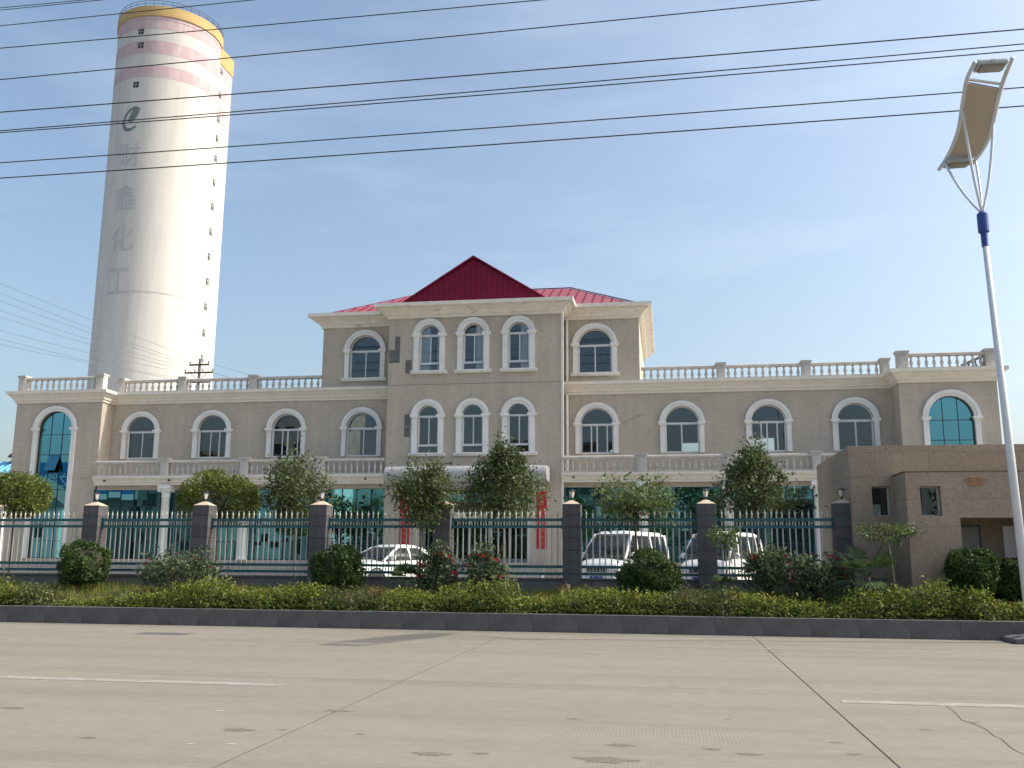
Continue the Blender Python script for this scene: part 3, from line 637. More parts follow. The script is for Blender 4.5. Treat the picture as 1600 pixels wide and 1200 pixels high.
for i in range(5):
    d = MB().box(xs[i] + .02, xs[i + 1] - .02, 0, .012, 1.5, 3.16).build('door', 'door_glass', B, loc=(0, PC + .95, 0))
    f = MB().box(xs[i], xs[i] + .06, -.02, .04, 1.47, 3.18).box(xs[i + 1] - .06, xs[i + 1], -.02, .04, 1.47, 3.18).box(xs[i] + .06, xs[i + 1] - .06, -.02, .04, 1.47, 1.6).build('door_frame', 'lamp_grey', d)
    MB().box(xs[i] + .06, xs[i + 1] - .06, -.015, .03, 2.52, 2.58).build('push_bar', 'teal_glass', d)
MB().box(-9.98, -5.48, PC + 4, PC + 4.1, 1.45, 4.5).build('partition', 'interior', B)
for k in range(5): MB().box(-10.9 + k * .02, -4.7 - k * .02, PC - .5 - (4 - k) * .32, PC - .02, .6 + k * .168, .6 + (k + 1) * .168 + .012).build('step', 'yard_concrete', B)
MB().box(-11.46, -4.13, PC - .03, PC - .003, .6, 1.30).build('plinth', 'wall_tile', B)

# ---- red vertical banners beside the entrance
def banner(x0, x1, z0, z1, chars, label):
    b = MB().box(x0, x1, PC - .03, PC - .015, z0, z1).build('red_banner', 'banner_red'); tag(b, label, 'banner', 'red banners beside the entrance')
    n = len(chars); hgt = (z1 - z0 - .12) / n
    for i, c in enumerate(chars):
        me = text_mesh(c, hgt * .78, 'gold'); me.transform(Matrix.Rotation(R(90), 4, 'X'))
        obj('character', me, b, ((x0 + x1) / 2, PC - .034, z1 - .06 - hgt * (i + .82)))
    return b
banner(-10.78, -10.37, 2.15, 4.28, '热烈欢迎各级领导', 'red vertical banner left of the entrance, half hidden by a tree')
banner(-5.12, -4.72, 2.0, 4.26, '莅临我司检查指导', 'red vertical banner right of the entrance with gold characters')

# ------------------------------------------------------------------ prilling tower
TX, TY, TR, TZ = -74.0, 123.4, 7.5, 81.2
T = thing('concrete_tower', 'tall white cylindrical concrete tower with pink stripes and ochre rim behind the building', 'tower', (TX, TY, 0))
def cyl(z0, z1, r, name, m, n=128): return MB().lathe([(r, z0), (r, z1)], n).build(name, m, T)
cyl(.0, 79.2, TR, 'shaft', 'tower_white')
def bandm(z0, z1, a0, a1, m, name='painted_band', r=TR + .02):
    vs = []; fs = []; n = max(6, int((a1 - a0) / R(4)))
    for k in range(n + 1):
        a = a0 + (a1 - a0) * k / n; vs += [(r * math.cos(a), r * math.sin(a), z0), (r * math.cos(a), r * math.sin(a), z1)]
    for k in range(n): fs.append((2 * k, 2 * k + 2, 2 * k + 3, 2 * k + 1))
    return MB().add(vs, fs).build(name, m, T, True)
cyl(79.2, 79.75, TR + .06, 'ring_beam', 'tower_pink'); cyl(79.75, 81.3, TR + .22, 'rim', 'tower_gold')
for z0, z1 in ((77.7, 79.7), (73.8, 75.8), (70.1, 71.9)): bandm(z0, z1, R(-180), R(40), 'tower_pink')
bandm(37.75, 37.98, R(-82), R(-22), 'faded_violet', 'construction_joint')
rl = MB()
for zz in (81.75, 82.2): rl.tube([((TR + .1) * math.cos(R(a)), (TR + .1) * math.sin(R(a)), zz) for a in range(-180, 181, 8)], .035, 5)
for a in range(-180, 180, 10): rl.tube([((TR + .1) * math.cos(R(a)), (TR + .1) * math.sin(R(a)), 81.2), ((TR + .1) * math.cos(R(a)), (TR + .1) * math.sin(R(a)), 82.2)], .03, 5)
rl.build('guard_rail', 'rust', T)
SX0, SX1, SY0, SY1 = 2.0, 7.0, -.5, 6.85
MB().box(SX0, SX1, SY0, SY1, 0, 77.2).build('stair_shaft', 'tower_white', T)
MB().box(SX0 - .1, SX1 + .12, SY0, SY1 + .12, 77.2, 79.9).build('shaft_rim', 'tower_gold', T)
for z0, z1 in ((75.2, 77.15), (71.9, 73.7), (68.0, 70.5)): MB().box(SX1, SX1 + .03, SY0, SY1 + .02, z0, z1).build('painted_band', 'tower_pink', T)
for z in (76.2, 72.2, 68.2, 65.0, 61.7, 57.8, 53.9, 49.9, 46.0, 42.1, 38.2, 34.2, 30.3):
    wd = MB().box(SX1 - .1, SX1 + .05, 2.85, 3.6, z - .5, z + .5).build('window', 'dark_void', T)
    MB().box(SX1 - .06, SX1 + .07, 3.2, 3.27, z - .5, z + .5).box(SX1 - .06, SX1 + .07, 2.85, 3.6, z + .1, z + .18).build('window_bar', 'alu_white', wd)
for a, z, h in ((-92.8, 77.3, .38), (-91.5, 75.1, .42), (-93.5, 68.9, .42)):
    wd = MB().box(-.05, .12, -.42, .42, -h, h).build('window', 'dark_void', T, loc=((TR - .05) * math.cos(R(a)), (TR - .05) * math.sin(R(a)), z)); wd.rotation_euler.z = R(a)
    MB().box(-.04, .14, -.03, .03, -h, h).box(-.04, .14, -.42, .42, -.03, .03).build('window_bar', 'lamp_grey', wd)
def wrap(me, a_c, zc, r=TR + .03):
    bm = bmesh.new(); bm.from_mesh(me); bmesh.ops.triangulate(bm, faces=bm.faces); bmesh.ops.subdivide_edges(bm, edges=[e for e in bm.edges if e.calc_length() > .8], cuts=3, use_grid_fill=True)
    bmesh.ops.triangulate(bm, faces=bm.faces)
    for v in bm.verts:
        a = R(a_c) + v.co.x / r; v.co = Vector((r * math.cos(a), r * math.sin(a), zc + v.co.y))
    bm.to_mesh(me); bm.free(); return me
for c, zc in (('财', 58.1), ('鑫', 51.6), ('化', 45.5), ('工', 39.35)):
    me = text_mesh(c, 4.3, 'faded_violet'); xs_ = [v.co.x for v in me.vertices]; ys_ = [v.co.y for v in me.vertices]
    cx_, cy_ = (max(xs_) + min(xs_)) / 2, (max(ys_) + min(ys_)) / 2; sx = 3.55 / (max(xs_) - min(xs_)); sy = 3.7 / (max(ys_) - min(ys_))
    me.transform(Matrix.Diagonal((sx, sy, 1, 1)) @ Matrix.Translation((-cx_, -cy_, 0))); obj('painted_character', wrap(me, -95.3, zc), T)
# round leaf emblem: open ring with a filled blade
ring = []; 
for k in range(33):
    t = R(20 + 300 * k / 32); ring.append((t, 1.0))
def ell(t, s): 
    x, y = 1.45 * s * math.cos(t), 2.0 * s * math.sin(t); an = R(-30); return (x * math.cos(an) - y * math.sin(an), x * math.sin(an) + y * math.cos(an))
out_ = [ell(R(75 + 265 * k / 30), 1.0) for k in range(31)]; inn_ = [ell(R(75 + 265 * k / 30), .80 - .10 * math.sin(math.pi * k / 30)) for k in range(30, -1, -1)]
def flat(poly, m):
    me = curve_mesh(poly, [], .002, m); me.transform(Matrix.Rotation(R(-90), 4, 'X')); return me
obj('emblem', wrap(flat(out_ + inn_, 'faded_green'), -95.5, 63.6), T)
bl = [(-.75, -.45), (-.1, -.62), (.7, -.1), (1.25, .75), (1.35, 1.35), (1.05, 1.65), (.35, 1.5), (-.2, .9), (-.55, .2)]
obj('emblem', wrap(flat([(p * .85 + .05, q * .95 - .05) for p, q in bl], 'faded_green'), -95.5, 63.75, TR + .045), T)

# ------------------------------------------------------------------ far left: shed, utility pole and its lines
sh = thing('blue_shed', 'low shed with a light blue metal roof at the far left edge', 'shed', (-66, 78, .6))
MB().box(-9, 9, -4, 6, 0, 6.6).build('wall', 'shed_wall', sh)
MB().prismx([(-4.6, 6.55), (-4.6, 6.75), (1, 9.6), (6.6, 6.75), (6.6, 6.55), (1, 9.4)], -9.4, 9.4).build('roof', 'shed_blue', sh)
rb = MB()
for k in range(32):
    xx = -9.2 + k * .6; rb.add([(xx - .04, -4.6, 6.76), (xx + .04, -4.6, 6.76), (xx + .04, 1, 9.61), (xx - .04, 1, 9.61), (xx, -4.6, 6.86), (xx, 1, 9.71)], [(0, 1, 4), (1, 2, 5, 4), (3, 0, 4, 5)])
stuff(rb.build('roof_ribs', 'shed_blue', sh))
MB().lathe([(.5, 9.5), (.5, 9.9), (.9, 10.0), (.7, 10.3), (.1, 10.5)], 12, (6.5, 1, 0)).build('roof_vent', 'rust', sh)

up_ = thing('utility_pole', 'dark utility pole with three crossarms in front of the tower foot', 'utility pole', (-39.85, 75, .6))
MB().tube([(0, 0, 0), (0, 0, 18.0)], [.19, .12], 10).build('pole', 'pole_concrete', up_)
for z, hw in ((17.45, .92), (16.75, 1.32), (15.9, .95)):
    ca = MB().box(-hw, hw, -.17, -.05, z - .07, z + .07).build('crossarm', 'rust', up_)
    for xx in (-hw + .06, -.38, .38, hw - .06):
        if abs(xx) < .5 and hw < 1.2: continue
        MB().lathe([(.03, 0), (.03, .08), (.07, .10), (.05, .16), (.07, .18), (.03, .26)], 8, (xx, -.11, z + .07)).build('insulator', 'rust', ca)
MB().tube([(.75, -.12, 16.7), (0, -.12, 15.95)], .025, 5).tube([(-.75, -.12, 16.7), (0, -.12, 15.95)], .025, 5).build('brace', 'rust', up_)
def camray(px, py):
    x, y = px - 800, py - 600; c, s = math.cos(-ROLL), math.sin(-ROLL); x, y = c * x - s * y, s * x + c * y
    return fw + rt * (x / 1470.37) - up * (y / 1470.37)
def on_y(px, py, Y): d = camray(px, py); return Vector((0, 0, H)) + d * (Y / d.y)
def wire(name, p, q, sag, r, m, label, cat, group, n=24):
    p = Vector(p); q = Vector(q); pts = [p.lerp(q, k / n) - Vector((0, 0, 4 * sag * (k / n) * (1 - k / n))) for k in range(n + 1)]
    return tag(MB().tube(pts, r, 6).build(name, m, smooth=True), label, cat, group)
far_l = [((0, 447), (-39.0, 18.05), 'highest'), ((0, 462), (-40.7, 18.05), 'second highest'), ((0, 474), (-38.6, 17.2), 'third highest'), ((0, 489), (-39.45, 17.2), 'fourth highest'), ((0, 499), (-40.25, 17.2), 'fifth highest'), ((0, 520), (-41.1, 17.2), 'third lowest'), ((0, 533), (-40.7, 16.35), 'second lowest'), ((0, 542), (-39.0, 16.35), 'lowest')]
for (a, e, wd) in far_l:
    p = on_y(a[0], a[1], 52); p2 = Vector((e[0], 74.9, e[1] + .15)); d = p - p2; wire('far_line', p2 + d * 1.5, p2, .3, .014, 'far_cable', wd + ' thin grey line running from the left edge to the utility pole', 'wire', 'thin lines left of the tower')
for x_, z_w, q, wd in ((-39.0, 18.05, (20, 14, -4.2), 'upper'), (-38.6, 17.2, (20, 14, -4.4), 'lower')):
    wire('far_line', (x_, 75, z_w + .15), (x_ + q[0], 75 + q[1], z_w + q[2]), .2, .014, 'far_cable', wd + ' thin grey line leaving the utility pole to the right', 'wire', 'thin lines right of the utility pole')

mat('wall_mark', (.385, .33, .27), .8, var=.1)
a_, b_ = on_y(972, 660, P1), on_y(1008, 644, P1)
MB().add([(a_.x, P1 - .003, a_.z - .02), (b_.x, P1 - .003, b_.z - .05), (b_.x + .03, P1 - .003, b_.z), (b_.x - .3, P1 - .003, b_.z - .03), (a_.x, P1 - .003, a_.z + .03)], [(0, 1, 2, 3, 4)]).build('wall_mark', 'wall_mark', B)  # thin diagonal mark, slightly darker than the wall
fr_ = MB().box(-.5, .5, -.1, .1, -.05, .05).build('fallen_rail', 'balustrade_stone', B, loc=(11.9, PR + .35, 9.28)); fr_.rotation_euler = (0, R(-24), R(6))
for k in range(3):
    o = obj('baluster', balu, fr_, (-.3 + .27 * k, 0, -.45)); o.scale = (1, 1, .7); o.rotation_euler.y = R(8)

# ------------------------------------------------------------------ overhead cables along the road
WY = 24.0
wires = [((0, 18), (160, 0), .012, 'topmost thin dark cable cutting the upper left corner'), ((0, 21.5), (182, 0), .012, 'second thin dark cable from the top in the upper left corner'),
         ((0, 46), (385, 0), .014, 'dark cable just above the tower top, third from the top'), ((0, 81), (775, 0), .016, 'dark cable across the ochre rim of the tower, fourth from the top'),
         ((0, 130), (1165, 0), .017, 'dark cable across the middle pink stripe of the tower, fifth from the top'), ((0, 181), (1600, 30), .019, 'dark cable above the tower emblem, running on over the solar lamp'),
         ((0, 210), (1600, 53), .017, 'upper of the two close dark cables across the tower emblem'), ((0, 213), (1600, 63), .017, 'lower of the two close dark cables across the tower emblem'),
         ((0, 260), (1600, 121), .017, 'second lowest dark cable, across the first faded character of the tower'), ((0, 284), (1600, 150), .018, 'lowest dark cable, below the first faded character of the tower')]
for a, b, r, lab in wires:
    p = on_y(*a, WY); q = on_y(*b, WY); d = (q - p) / (q.x - p.x)
    p2 = p + d * (-32 - p.x); q2 = p + d * (22 - p.x); wire('overhead_cable', p2, q2, .12, r, 'cable', lab, 'cable', 'overhead cables across the sky', 30)

# ------------------------------------------------------------------ fence: pillars, panels, base wall
FY = 25.0; PZ0 = .62
PXC = [-19.55, -16.18, -12.83, -9.39, -5.93, -2.45, 1.02, 4.40]
PW = .24
where = ['leftmost grey stone pillar, cut by the left edge, beside the yellow-green tree', 'grey stone fence pillar behind the leftmost round bush', 'grey stone fence pillar above the large rose bush at left', 'grey stone fence pillar beside the second round bush, left of the white car',
         'grey stone fence pillar right of the white car, above two rose bushes', 'grey stone fence pillar between the red banner and the left van', 'grey stone fence pillar between the two vans', 'dark grey stone pillar touching the brown gatehouse']
blk = MB().box(-PW, PW, -PW, PW, 0, .296).mesh('block', 'pillar_stone')
for i, xc in enumerate(PXC):
    p = thing('fence_pillar', where[i], 'pillar', (xc, FY, PZ0), 0, 'stone pillars of the fence')
    n = 8
    MB().box(-PW + .02, PW - .02, -PW + .02, PW - .02, 0, n * .3).build('core', 'base_stone', p)
    for k in range(n):
        o = obj('block', blk, p, (random.uniform(-.004, .004), random.uniform(-.004, .004), k * .3 + .002), .012)
    MB().add([(-PW - .0, -PW, n * .3 + .003), (PW, -PW, n * .3 + .003), (PW, PW, n * .3 + .003), (-PW, PW, n * .3 + .003), (-.05, -.05, n * .3 + .11), (.05, -.05, n * .3 + .11), (.05, .05, n * .3 + .11), (-.05, .05, n * .3 + .11)],
             [(0, 1, 5, 4), (1, 2, 6, 5), (2, 3, 7, 6), (3, 0, 4, 7), (4, 5, 6, 7), (3, 2, 1, 0)]).build('cap', 'cap_cream', p)
    ln = MB().lathe([(.03, 2.5), (.035, 2.53), (.02, 2.56), (.05, 2.58)], 8).build('lantern', 'lantern_black', p)
    MB().lathe([(.045, 2.585), (.085, 2.745)], 4).build('lantern_glass', 'lantern_glass', ln)
    lf = MB().lathe([(.105, 2.745), (.105, 2.765), (.03, 2.80)], 4)
    for k in range(4):
        a = math.pi / 2 * k; lf.tube([(.05 * math.cos(a), .05 * math.sin(a), 2.58), (.09 * math.cos(a), .09 * math.sin(a), 2.75)], .006, 4)
    lf.build('lantern_cage', 'lantern_black', ln)
bw = tag(MB().box(-34, 4.2, FY - .13, FY + .13, .45, 1.05).build('fence_base_wall', 'base_stone'), 'low dark grey stone wall under the whole teal and white fence', 'wall')
cop = MB().box(-.545, .545, -.155, .155, 1.05, 1.11).mesh('coping', 'pillar_stone')
k = -20.8
while k < 3.7: obj('coping', cop, bw, (k, FY, 0), .008); k += 1.1
pk = MB().lathe([(.018, 1.12), (.018, 2.75), (.025, 2.755), (.025, 2.775), (.015, 2.80), (.002, 2.88)], 6).mesh('picket', 'fence_white')
ringm = MB()
for k in range(10):
    a, b = R(36 * k), R(36 * (k + 1)); ringm.tube([(.05 * math.cos(a), 0, .05 * math.sin(a)), (.05 * math.cos(b), 0, .05 * math.sin(b))], .009, 4)
ringm = ringm.mesh('ring', 'fence_white')
pl_lab = ['leftmost teal and white picket fence panel, in front of the tall arched glazing', 'picket fence panel right of the leftmost round bush', 'picket fence panel above the large rose bush, in front of the globe tree', 'picket fence panel in front of the white car', 'picket fence panel in front of the entrance doors', 'picket fence panel in front of the left van', 'picket fence panel in front of the right van, ending at the gatehouse']
for i in range(7):
    x0, x1 = PXC[i] + PW, PXC[i + 1] - PW; mid = (x0 + x1) / 2
    f = thing('fence_panel', pl_lab[i], 'fence', (mid, FY, 0), 0, 'picket fence panels'); hw = (x1 - x0) / 2
    for z in (2.44, 2.62, 1.22, 1.40): MB().box(-hw + .0, hw, -.03, .03, z - .036, z + .036).build('rail', 'fence_teal', f)
    MB().box(-hw, -hw + .04, -.05, .05, 2.38, 2.68).build('bracket', 'fence_teal', f); MB().box(hw - .04, hw, -.05, .05, 2.38, 2.68).build('bracket', 'fence_teal', f)
    n = 18
    for k in range(n):
        xx = -hw + (2 * hw) * (k + .9) / (n + .8); o = obj('picket', pk, f, (xx, -.012, 0)); o.scale = (1, 1, 1 + random.uniform(-.004, .004)); o.rotation_euler.y = random.gauss(0, .004)
    rg = MB()
    for k in range(n - 1):
        xx = -hw + (2 * hw) * (k + 1.4) / (n + .8)
        for z in (2.53, 1.31): rg.lathe([(.010, -.07), (.010, .07)], 4, (xx, 0, z)); rg.lathe([(.0, -.032), (.028, 0), (.0, .032)], 6, (xx, 0, z))
    stuff(rg.build('ornaments', 'fence_white', f))

# ------------------------------------------------------------------ brown granite gatehouse
GH = thing('gatehouse', 'brown granite-clad flat-roofed gatehouse at the right edge', 'building', (0, 0, 0))
YA, YF = 24.6, 23.4; Z0 = .55
def cladding(x0, x1, z0, z1, y, holes, rows, colw, side=None):
    """separate stone slabs over a core; holes are (x0,x1,z0,z1)"""
    zs_ = [z0]
    while zs_[-1] < z1 - .05: zs_.append(min(z1, zs_[-1] + rows))
    for j in range(len(zs_) - 1):
        za, zb = zs_[j] + .002, zs_[j + 1] - .002; xx = x0
        if j % 2: segs = [x0, x0 + colw * .5]
        else: segs = [x0]
        while segs[-1] < x1 - .05: segs.append(min(x1, segs[-1] + colw))
        for i in range(len(segs) - 1):
            parts = [(segs[i] + .002, segs[i + 1] - .002, za, zb)]
            for h in holes:
                nxt = []
                for a, b, c, d in parts:
                    if b <= h[0] or a >= h[1] or d <= h[2] or c >= h[3]: nxt.append((a, b, c, d)); continue
                    if a < h[0]: nxt.append((a, h[0], c, d))
                    if b > h[1]: nxt.append((h[1], b, c, d))
                    a2, b2 = max(a, h[0]), min(b, h[1])
                    if c < h[2]: nxt.append((a2, b2, c, h[2]))
                    if d > h[3]: nxt.append((a2, b2, h[3], d))
                parts = nxt
            for a, b, c, d in parts:
                if b - a < .01 or d - c < .01: continue
                dy = random.uniform(0, .004)
                if side is None: MB().box(a, b, y - .03 - dy, y, c, d).build('stone_slab', 'granite', GH)
                else: MB().box(side - .03 - dy, side, a, b, c, d).build('stone_slab', 'granite', GH)
# rear (tall) wall
plate('wall', rect(4.60, 11.5, Z0, 4.42), [rect(5.05, 5.49, 2.69, 3.42), rect(5.7, 11.0, Z0 + .05, 3.6)], YA, .25, 'granite', GH)
MB().box(4.58, 4.82, YA + .252, 29.7, Z0, 4.42).build('wall', 'granite', GH)
cladding(4.57, 11.5, Z0, 4.42, YA, [(5.05, 5.49, 2.69, 3.42), (5.6, 11.5, Z0 - 1, 3.7)], .62, 1.25)
cladding(YA - .03, 29.7, Z0, 4.42, 0, [], .62, 1.25, 4.58)
MB().box(4.56, 11.5, YA + .02, 29.7, 4.422, 4.44).build('roof', 'granite', GH)
# front (lower) volume with the recessed doorway
FH = [(5.88, 6.34, 2.64, 3.33), (6.72, 8.0, Z0 - .1, 2.60)]
plate('wall', [(5.60, Z0), (6.72, Z0), (6.72, 2.6), (8.0, 2.6), (8.0, Z0), (11.5, Z0), (11.5, 3.68), (5.60, 3.68)], [rect(*FH[0][:2], *FH[0][2:])], YF, .25, 'granite', GH)
cladding(5.57, 11.5, Z0, 3.68, YF, FH, .62, 1.25)
MB().box(5.60, 5.84, YF + .252, YA - .04, Z0, 3.68).build('wall', 'granite', GH); cladding(YF - .0, YA - .035, Z0, 3.68, 0, [], .62, 1.25, 5.60)
MB().box(5.56, 11.5, YF - .03, YA - .035, 3.682, 3.70).build('roof', 'granite', GH)
MB().box(6.7, 8.4, YF + 1.0, YF + 1.1, Z0, 2.8).build('wall', 'granite', GH)
MB().box(6.55, 6.72, YF + .25, YF + 1.0, Z0, 2.8).build('wall', 'granite', GH)
for x0, x1, z0, z1, y, m in ((5.05, 5.49, 2.69, 3.42, YA, 0), (5.88, 6.34, 2.64, 3.33, YF, 0)):
    wf = MB().box(x0, x0 + .03, 0, .05, z0, z1).box(x1 - .05, x1, 0, .05, z0, z1).box(x0 + .03, x1 - .05, 0, .05, z1 - .03, z1).box(x0 + .03, x1 - .05, 0, .05, z0, z0 + .03).build('window', 'lamp_grey', GH, loc=(0, y + .14, 0))
    MB().box(x0 + .03, x1 - .05, .02, .028, z0 + .03, z1 - .03).build('pane', 'window_glass', wf)
MB().box(4.83, 11.4, YA + 1.2, YA + 1.3, Z0, 4.3).build('partition', 'interior', GH); MB().box(5.85, 6.5, YF + .9, YF + .95, Z0, 3.6).build('partition', 'interior', GH)
mat('door_grey', (.24, .25, .23), .5, var=.08)
dr = MB().box(6.85, 7.40, YF + .97, YF + .998, Z0, 2.42).build('door', 'door_grey', GH); MB().box(6.80, 6.85, YF + .955, YF + .998, Z0, 2.46).box(7.40, 7.45, YF + .955, YF + .998, Z0, 2.46).box(6.85, 7.40, YF + .955, YF + .998, 2.42, 2.46).build('door_frame', 'base_stone', dr)
MB().box(7.9, 8.5, YF + .8, YF + .85, 1.7, 2.44).build('notice_board', 'paper_white', GH); MB().box(7.9, 8.5, YF + .8, YF + .85, 1.3, 1.69).build('notice_board', 'dark_void', GH)
MB().add([(7.12 + .22 * math.cos(t) * (1 + .18 * math.sin(3 * t)), YF - .036, 3.42 + .14 * math.sin(t) * (1 + .2 * math.cos(2 * t))) for t in [2 * math.pi * k / 18 for k in range(18)]], [tuple(range(18))]).build('rust_stain', 'granite_stain', GH)

# ------------------------------------------------------------------ solar street lamp
LX, LY = 7.20, 20.95
Lm = thing('solar_street_lamp', 'tall white solar street lamp with curved panel and blue collar at right', 'street lamp', (LX, LY, .13))
MB().tube([(0, 0, 0), (-.10, 0, 4), (-.22, 0, 8.45)], [.092, .080, .058], 16).build('pole', 'pole_white', Lm, smooth=True)
MB().lathe([(.2, 0), (.2, .03), (.13, .04), (.11, .25)], 16).build('base', 'pole_white', Lm)
MB().lathe([(.068, 8.20), (.072, 8.50), (.115, 8.54), (.115, 8.94), (.085, 8.98)], 16, (-.22, 0, 0)).build('collar', 'pole_blue', Lm)
# panel: two curved side rails seen from below, rear edge up to the right
def L3(px, py, Y): v = on_y(px, py, Y); return v - Vector((LX, LY, .13))
YP = [22.3, 22.1, 21.55, 20.65, 19.8, 19.2]
railA = [(1462, 258), (1478, 232), (1492, 195), (1499, 150), (1505, 115), (1517, 88)]
railB = [(1512, 250), (1526, 232), (1541, 205), (1550, 165), (1560, 122), (1576, 80)]
railA = [(*p, y) for p, y in zip(railA, YP)]; railB = [(*p, y) for p, y in zip(railB, YP)]
pa = [L3(*p) for p in railA]; pb = [L3(*p) for p in railB]
def smooth(pts, n=5):
    o = []; P = [pts[0]] + pts + [pts[-1]]
    for i in range(1, len(P) - 2):
        for k in range(n):
            t = k / n; o.append(.5 * ((2 * P[i]) + (-P[i - 1] + P[i + 1]) * t + (2 * P[i - 1] - 5 * P[i] + 4 * P[i + 1] - P[i + 2]) * t * t + (-P[i - 1] + 3 * P[i] - 3 * P[i + 1] + P[i + 2]) * t ** 3))
    return o + [P[-2]]
sa, sb = smooth(pa), smooth(pb)
for s in (sa, sb): MB().tube(s, .045, 8).build('panel_rail', 'pole_white', Lm, smooth=True)
def sheet(i0, i1, off, th, name, m):
    vs = []; fs = []; n = i1 - i0
    for i in range(i0, i1 + 1):
        a, b = sa[i], sb[i]; t = (sa[min(i + 1, len(sa) - 1)] - sa[max(i - 1, 0)]).normalized(); nrm = t.cross((b - a).normalized()); 
        if nrm.z < 0: nrm = -nrm
        d = (b - a).normalized()
        vs += [a + d * .03 + nrm * off, b - d * .03 + nrm * off, b - d * .03 + nrm * (off + th), a + d * .03 + nrm * (off + th)]
    for k in range(n):
        for j in range(4): fs.append((4 * k + j, 4 * k + (j + 1) % 4, 4 * k + 4 + (j + 1) % 4, 4 * k + 4 + j))
    fs += [(3, 2, 1, 0), tuple(4 * n + j for j in range(4))]
    return MB().add(vs, fs).build(name, m, Lm)
sheet(4, 19, .0, .02, 'panel', 'panel_back'); sheet(4, 19, .022, .02, 'solar_cells', 'cell_blue')
MB().tube([sa[20], sb[20]], .035, 6).tube([sa[4], sb[4]], .03, 6).build('cross_tube', 'pole_white', Lm)
def lamp_head(pa_, pb_, name):
    c = (pa_ + pb_) / 2; d = (pb_ - pa_).normalized(); ln = (pb_ - pa_).length
    m4 = Matrix.Translation(c) @ Matrix((d, d.cross(Vector((0, 0, 1))).normalized() * -1, Vector((0, 0, 1)))).transposed().to_4x4()
    hb = MB().prismx([(-.19, -.02), (-.18, .07), (-.11, .13), (.11, .13), (.18, .07), (.19, -.02)], -ln / 2 + .07, ln / 2 - .07).build(name, 'lamp_grey', Lm, bevel=.02); hb.matrix_local = m4
    MB().prismx([(-.16, -.02), (-.13, -.06), (.13, -.06), (.16, -.02)], -ln / 2 + .14, ln / 2 - .14).build('lens', 'lamp_lens', hb)
    MB().box(-.04, .04, -.205, -.185, .0, .06).build('latch', 'lamp_grey', hb)
lamp_head(sa[-3], sb[-3], 'lamp_head'); lamp_head(sa[2], sb[2], 'lamp_head')
top = Vector((-.22, 0, 8.95))
for q, bow in ((sa[3], (-.18, -.02, -.3)), (sa[14], (-.10, 0, -.5)), (sb[3], (.12, .02, -.5)), (sb[13], (.14, .02, -.6))):
    m_ = top.lerp(q, .5) + Vector(bow) * .22; pts = smooth([top + (q - top) * .02, top.lerp(q, .25) + Vector(bow) * .16, m_, top.lerp(q, .78) + Vector(bow) * .14, q])
    MB().tube(pts, .03, 6).build('support_arm', 'pole_white', Lm, smooth=True)

# ------------------------------------------------------------------ foliage
def leaf_mesh(name, cen, size, m, aspect=.5, up=.0, jitter=.5):
    n = len(cen); nrm = rng.normal(size=(n, 3)); nrm[:, 2] = np.abs(nrm[:, 2]) * (1 + up) + up; nrm /= np.linalg.norm(nrm, axis=1)[:, None]
    t = rng.normal(size=(n, 3)); t -= nrm * (t * nrm).sum(1)[:, None]; t /= np.linalg.norm(t, axis=1)[:, None]; b = np.cross(nrm, t)
    s = size * (1 + jitter * (rng.random(n) - .5) * 2)[:, None]
    v = np.empty((n, 4, 3)); v[:, 0] = cen - t * s; v[:, 1] = cen + b * s * aspect + nrm * s * .12; v[:, 2] = cen + t * s; v[:, 3] = cen - b * s * aspect + nrm * s * .12
    me = bpy.data.meshes.new(name); me.vertices.add(4 * n); me.vertices.foreach_set('co', v.reshape(-1).astype(np.float32))
    me.loops.add(4 * n); me.loops.foreach_set('vertex_index', np.arange(4 * n, dtype=np.int32)); me.polygons.add(n)
    me.polygons.foreach_set('loop_start', np.arange(0, 4 * n, 4, dtype=np.int32)); me.polygons.foreach_set('loop_total', np.full(n, 4, dtype=np.int32))
    me.update(); me.validate(); me.materials.append(MATS[m]); return me
def crown_pts(n, rad, clumps, spread, hollow=.35, shape=None):
    c = rng.normal(size=(clumps, 3)); c /= np.linalg.norm(c, axis=1)[:, None]; c *= (hollow + (1 - hollow) * rng.random(clumps) ** .6)[:, None]
    w_ = .5 + rng.random(clumps); w_ /= w_.sum(); idx = rng.choice(clumps, n, p=w_)
    p = c[idx] + rng.normal(size=(n, 3)) * spread * (.6 + .8 * rng.random(clumps))[idx][:, None]
    if shape is not None: p = shape(p)
    return p * np.array(rad), c * np.array(rad)
def tree(label, x, y, z0, zc, rad, n, m, size=.06, clumps=45, spread=.2, trunk=.04, barkm='bark', shape=None, hollow=.35, aspect=.45, lean=0, name='tree'):
    t = thing(name, label, 'tree', (x, y, z0), 0, 'small trees along the fence')
    p, c = crown_pts(n, rad, clumps, spread, hollow, shape); cz = zc - z0
    obj('crown', leaf_mesh('crown', p + np.array([lean, 0, cz]), size, m, aspect), t)
    tb = MB(); zb = cz - rad[2] * .8
    tb.tube([(0, 0, -.1), (lean * .4 + .02, .01, zb * .5), (lean * .8, 0, zb), (lean, 0, cz - rad[2] * .2)], [trunk * 1.25, trunk, trunk * .9, trunk * .5], 8)
    for k in range(0, len(c), 2):
        q = Vector(c[k] + np.array([lean, 0, cz])); s0 = Vector((lean * .8, 0, zb + rad[2] * .35 * random.random())); md = s0.lerp(q, .5) + Vector((0, 0, .08))
        tb.tube([s0, md, s0.lerp(q, .92)], [trunk * .42, trunk * .28, trunk * .1], 5)
    tb.build('trunk', barkm, t, smooth=True); return t
YB_ = 26.6; YFr = 24.35
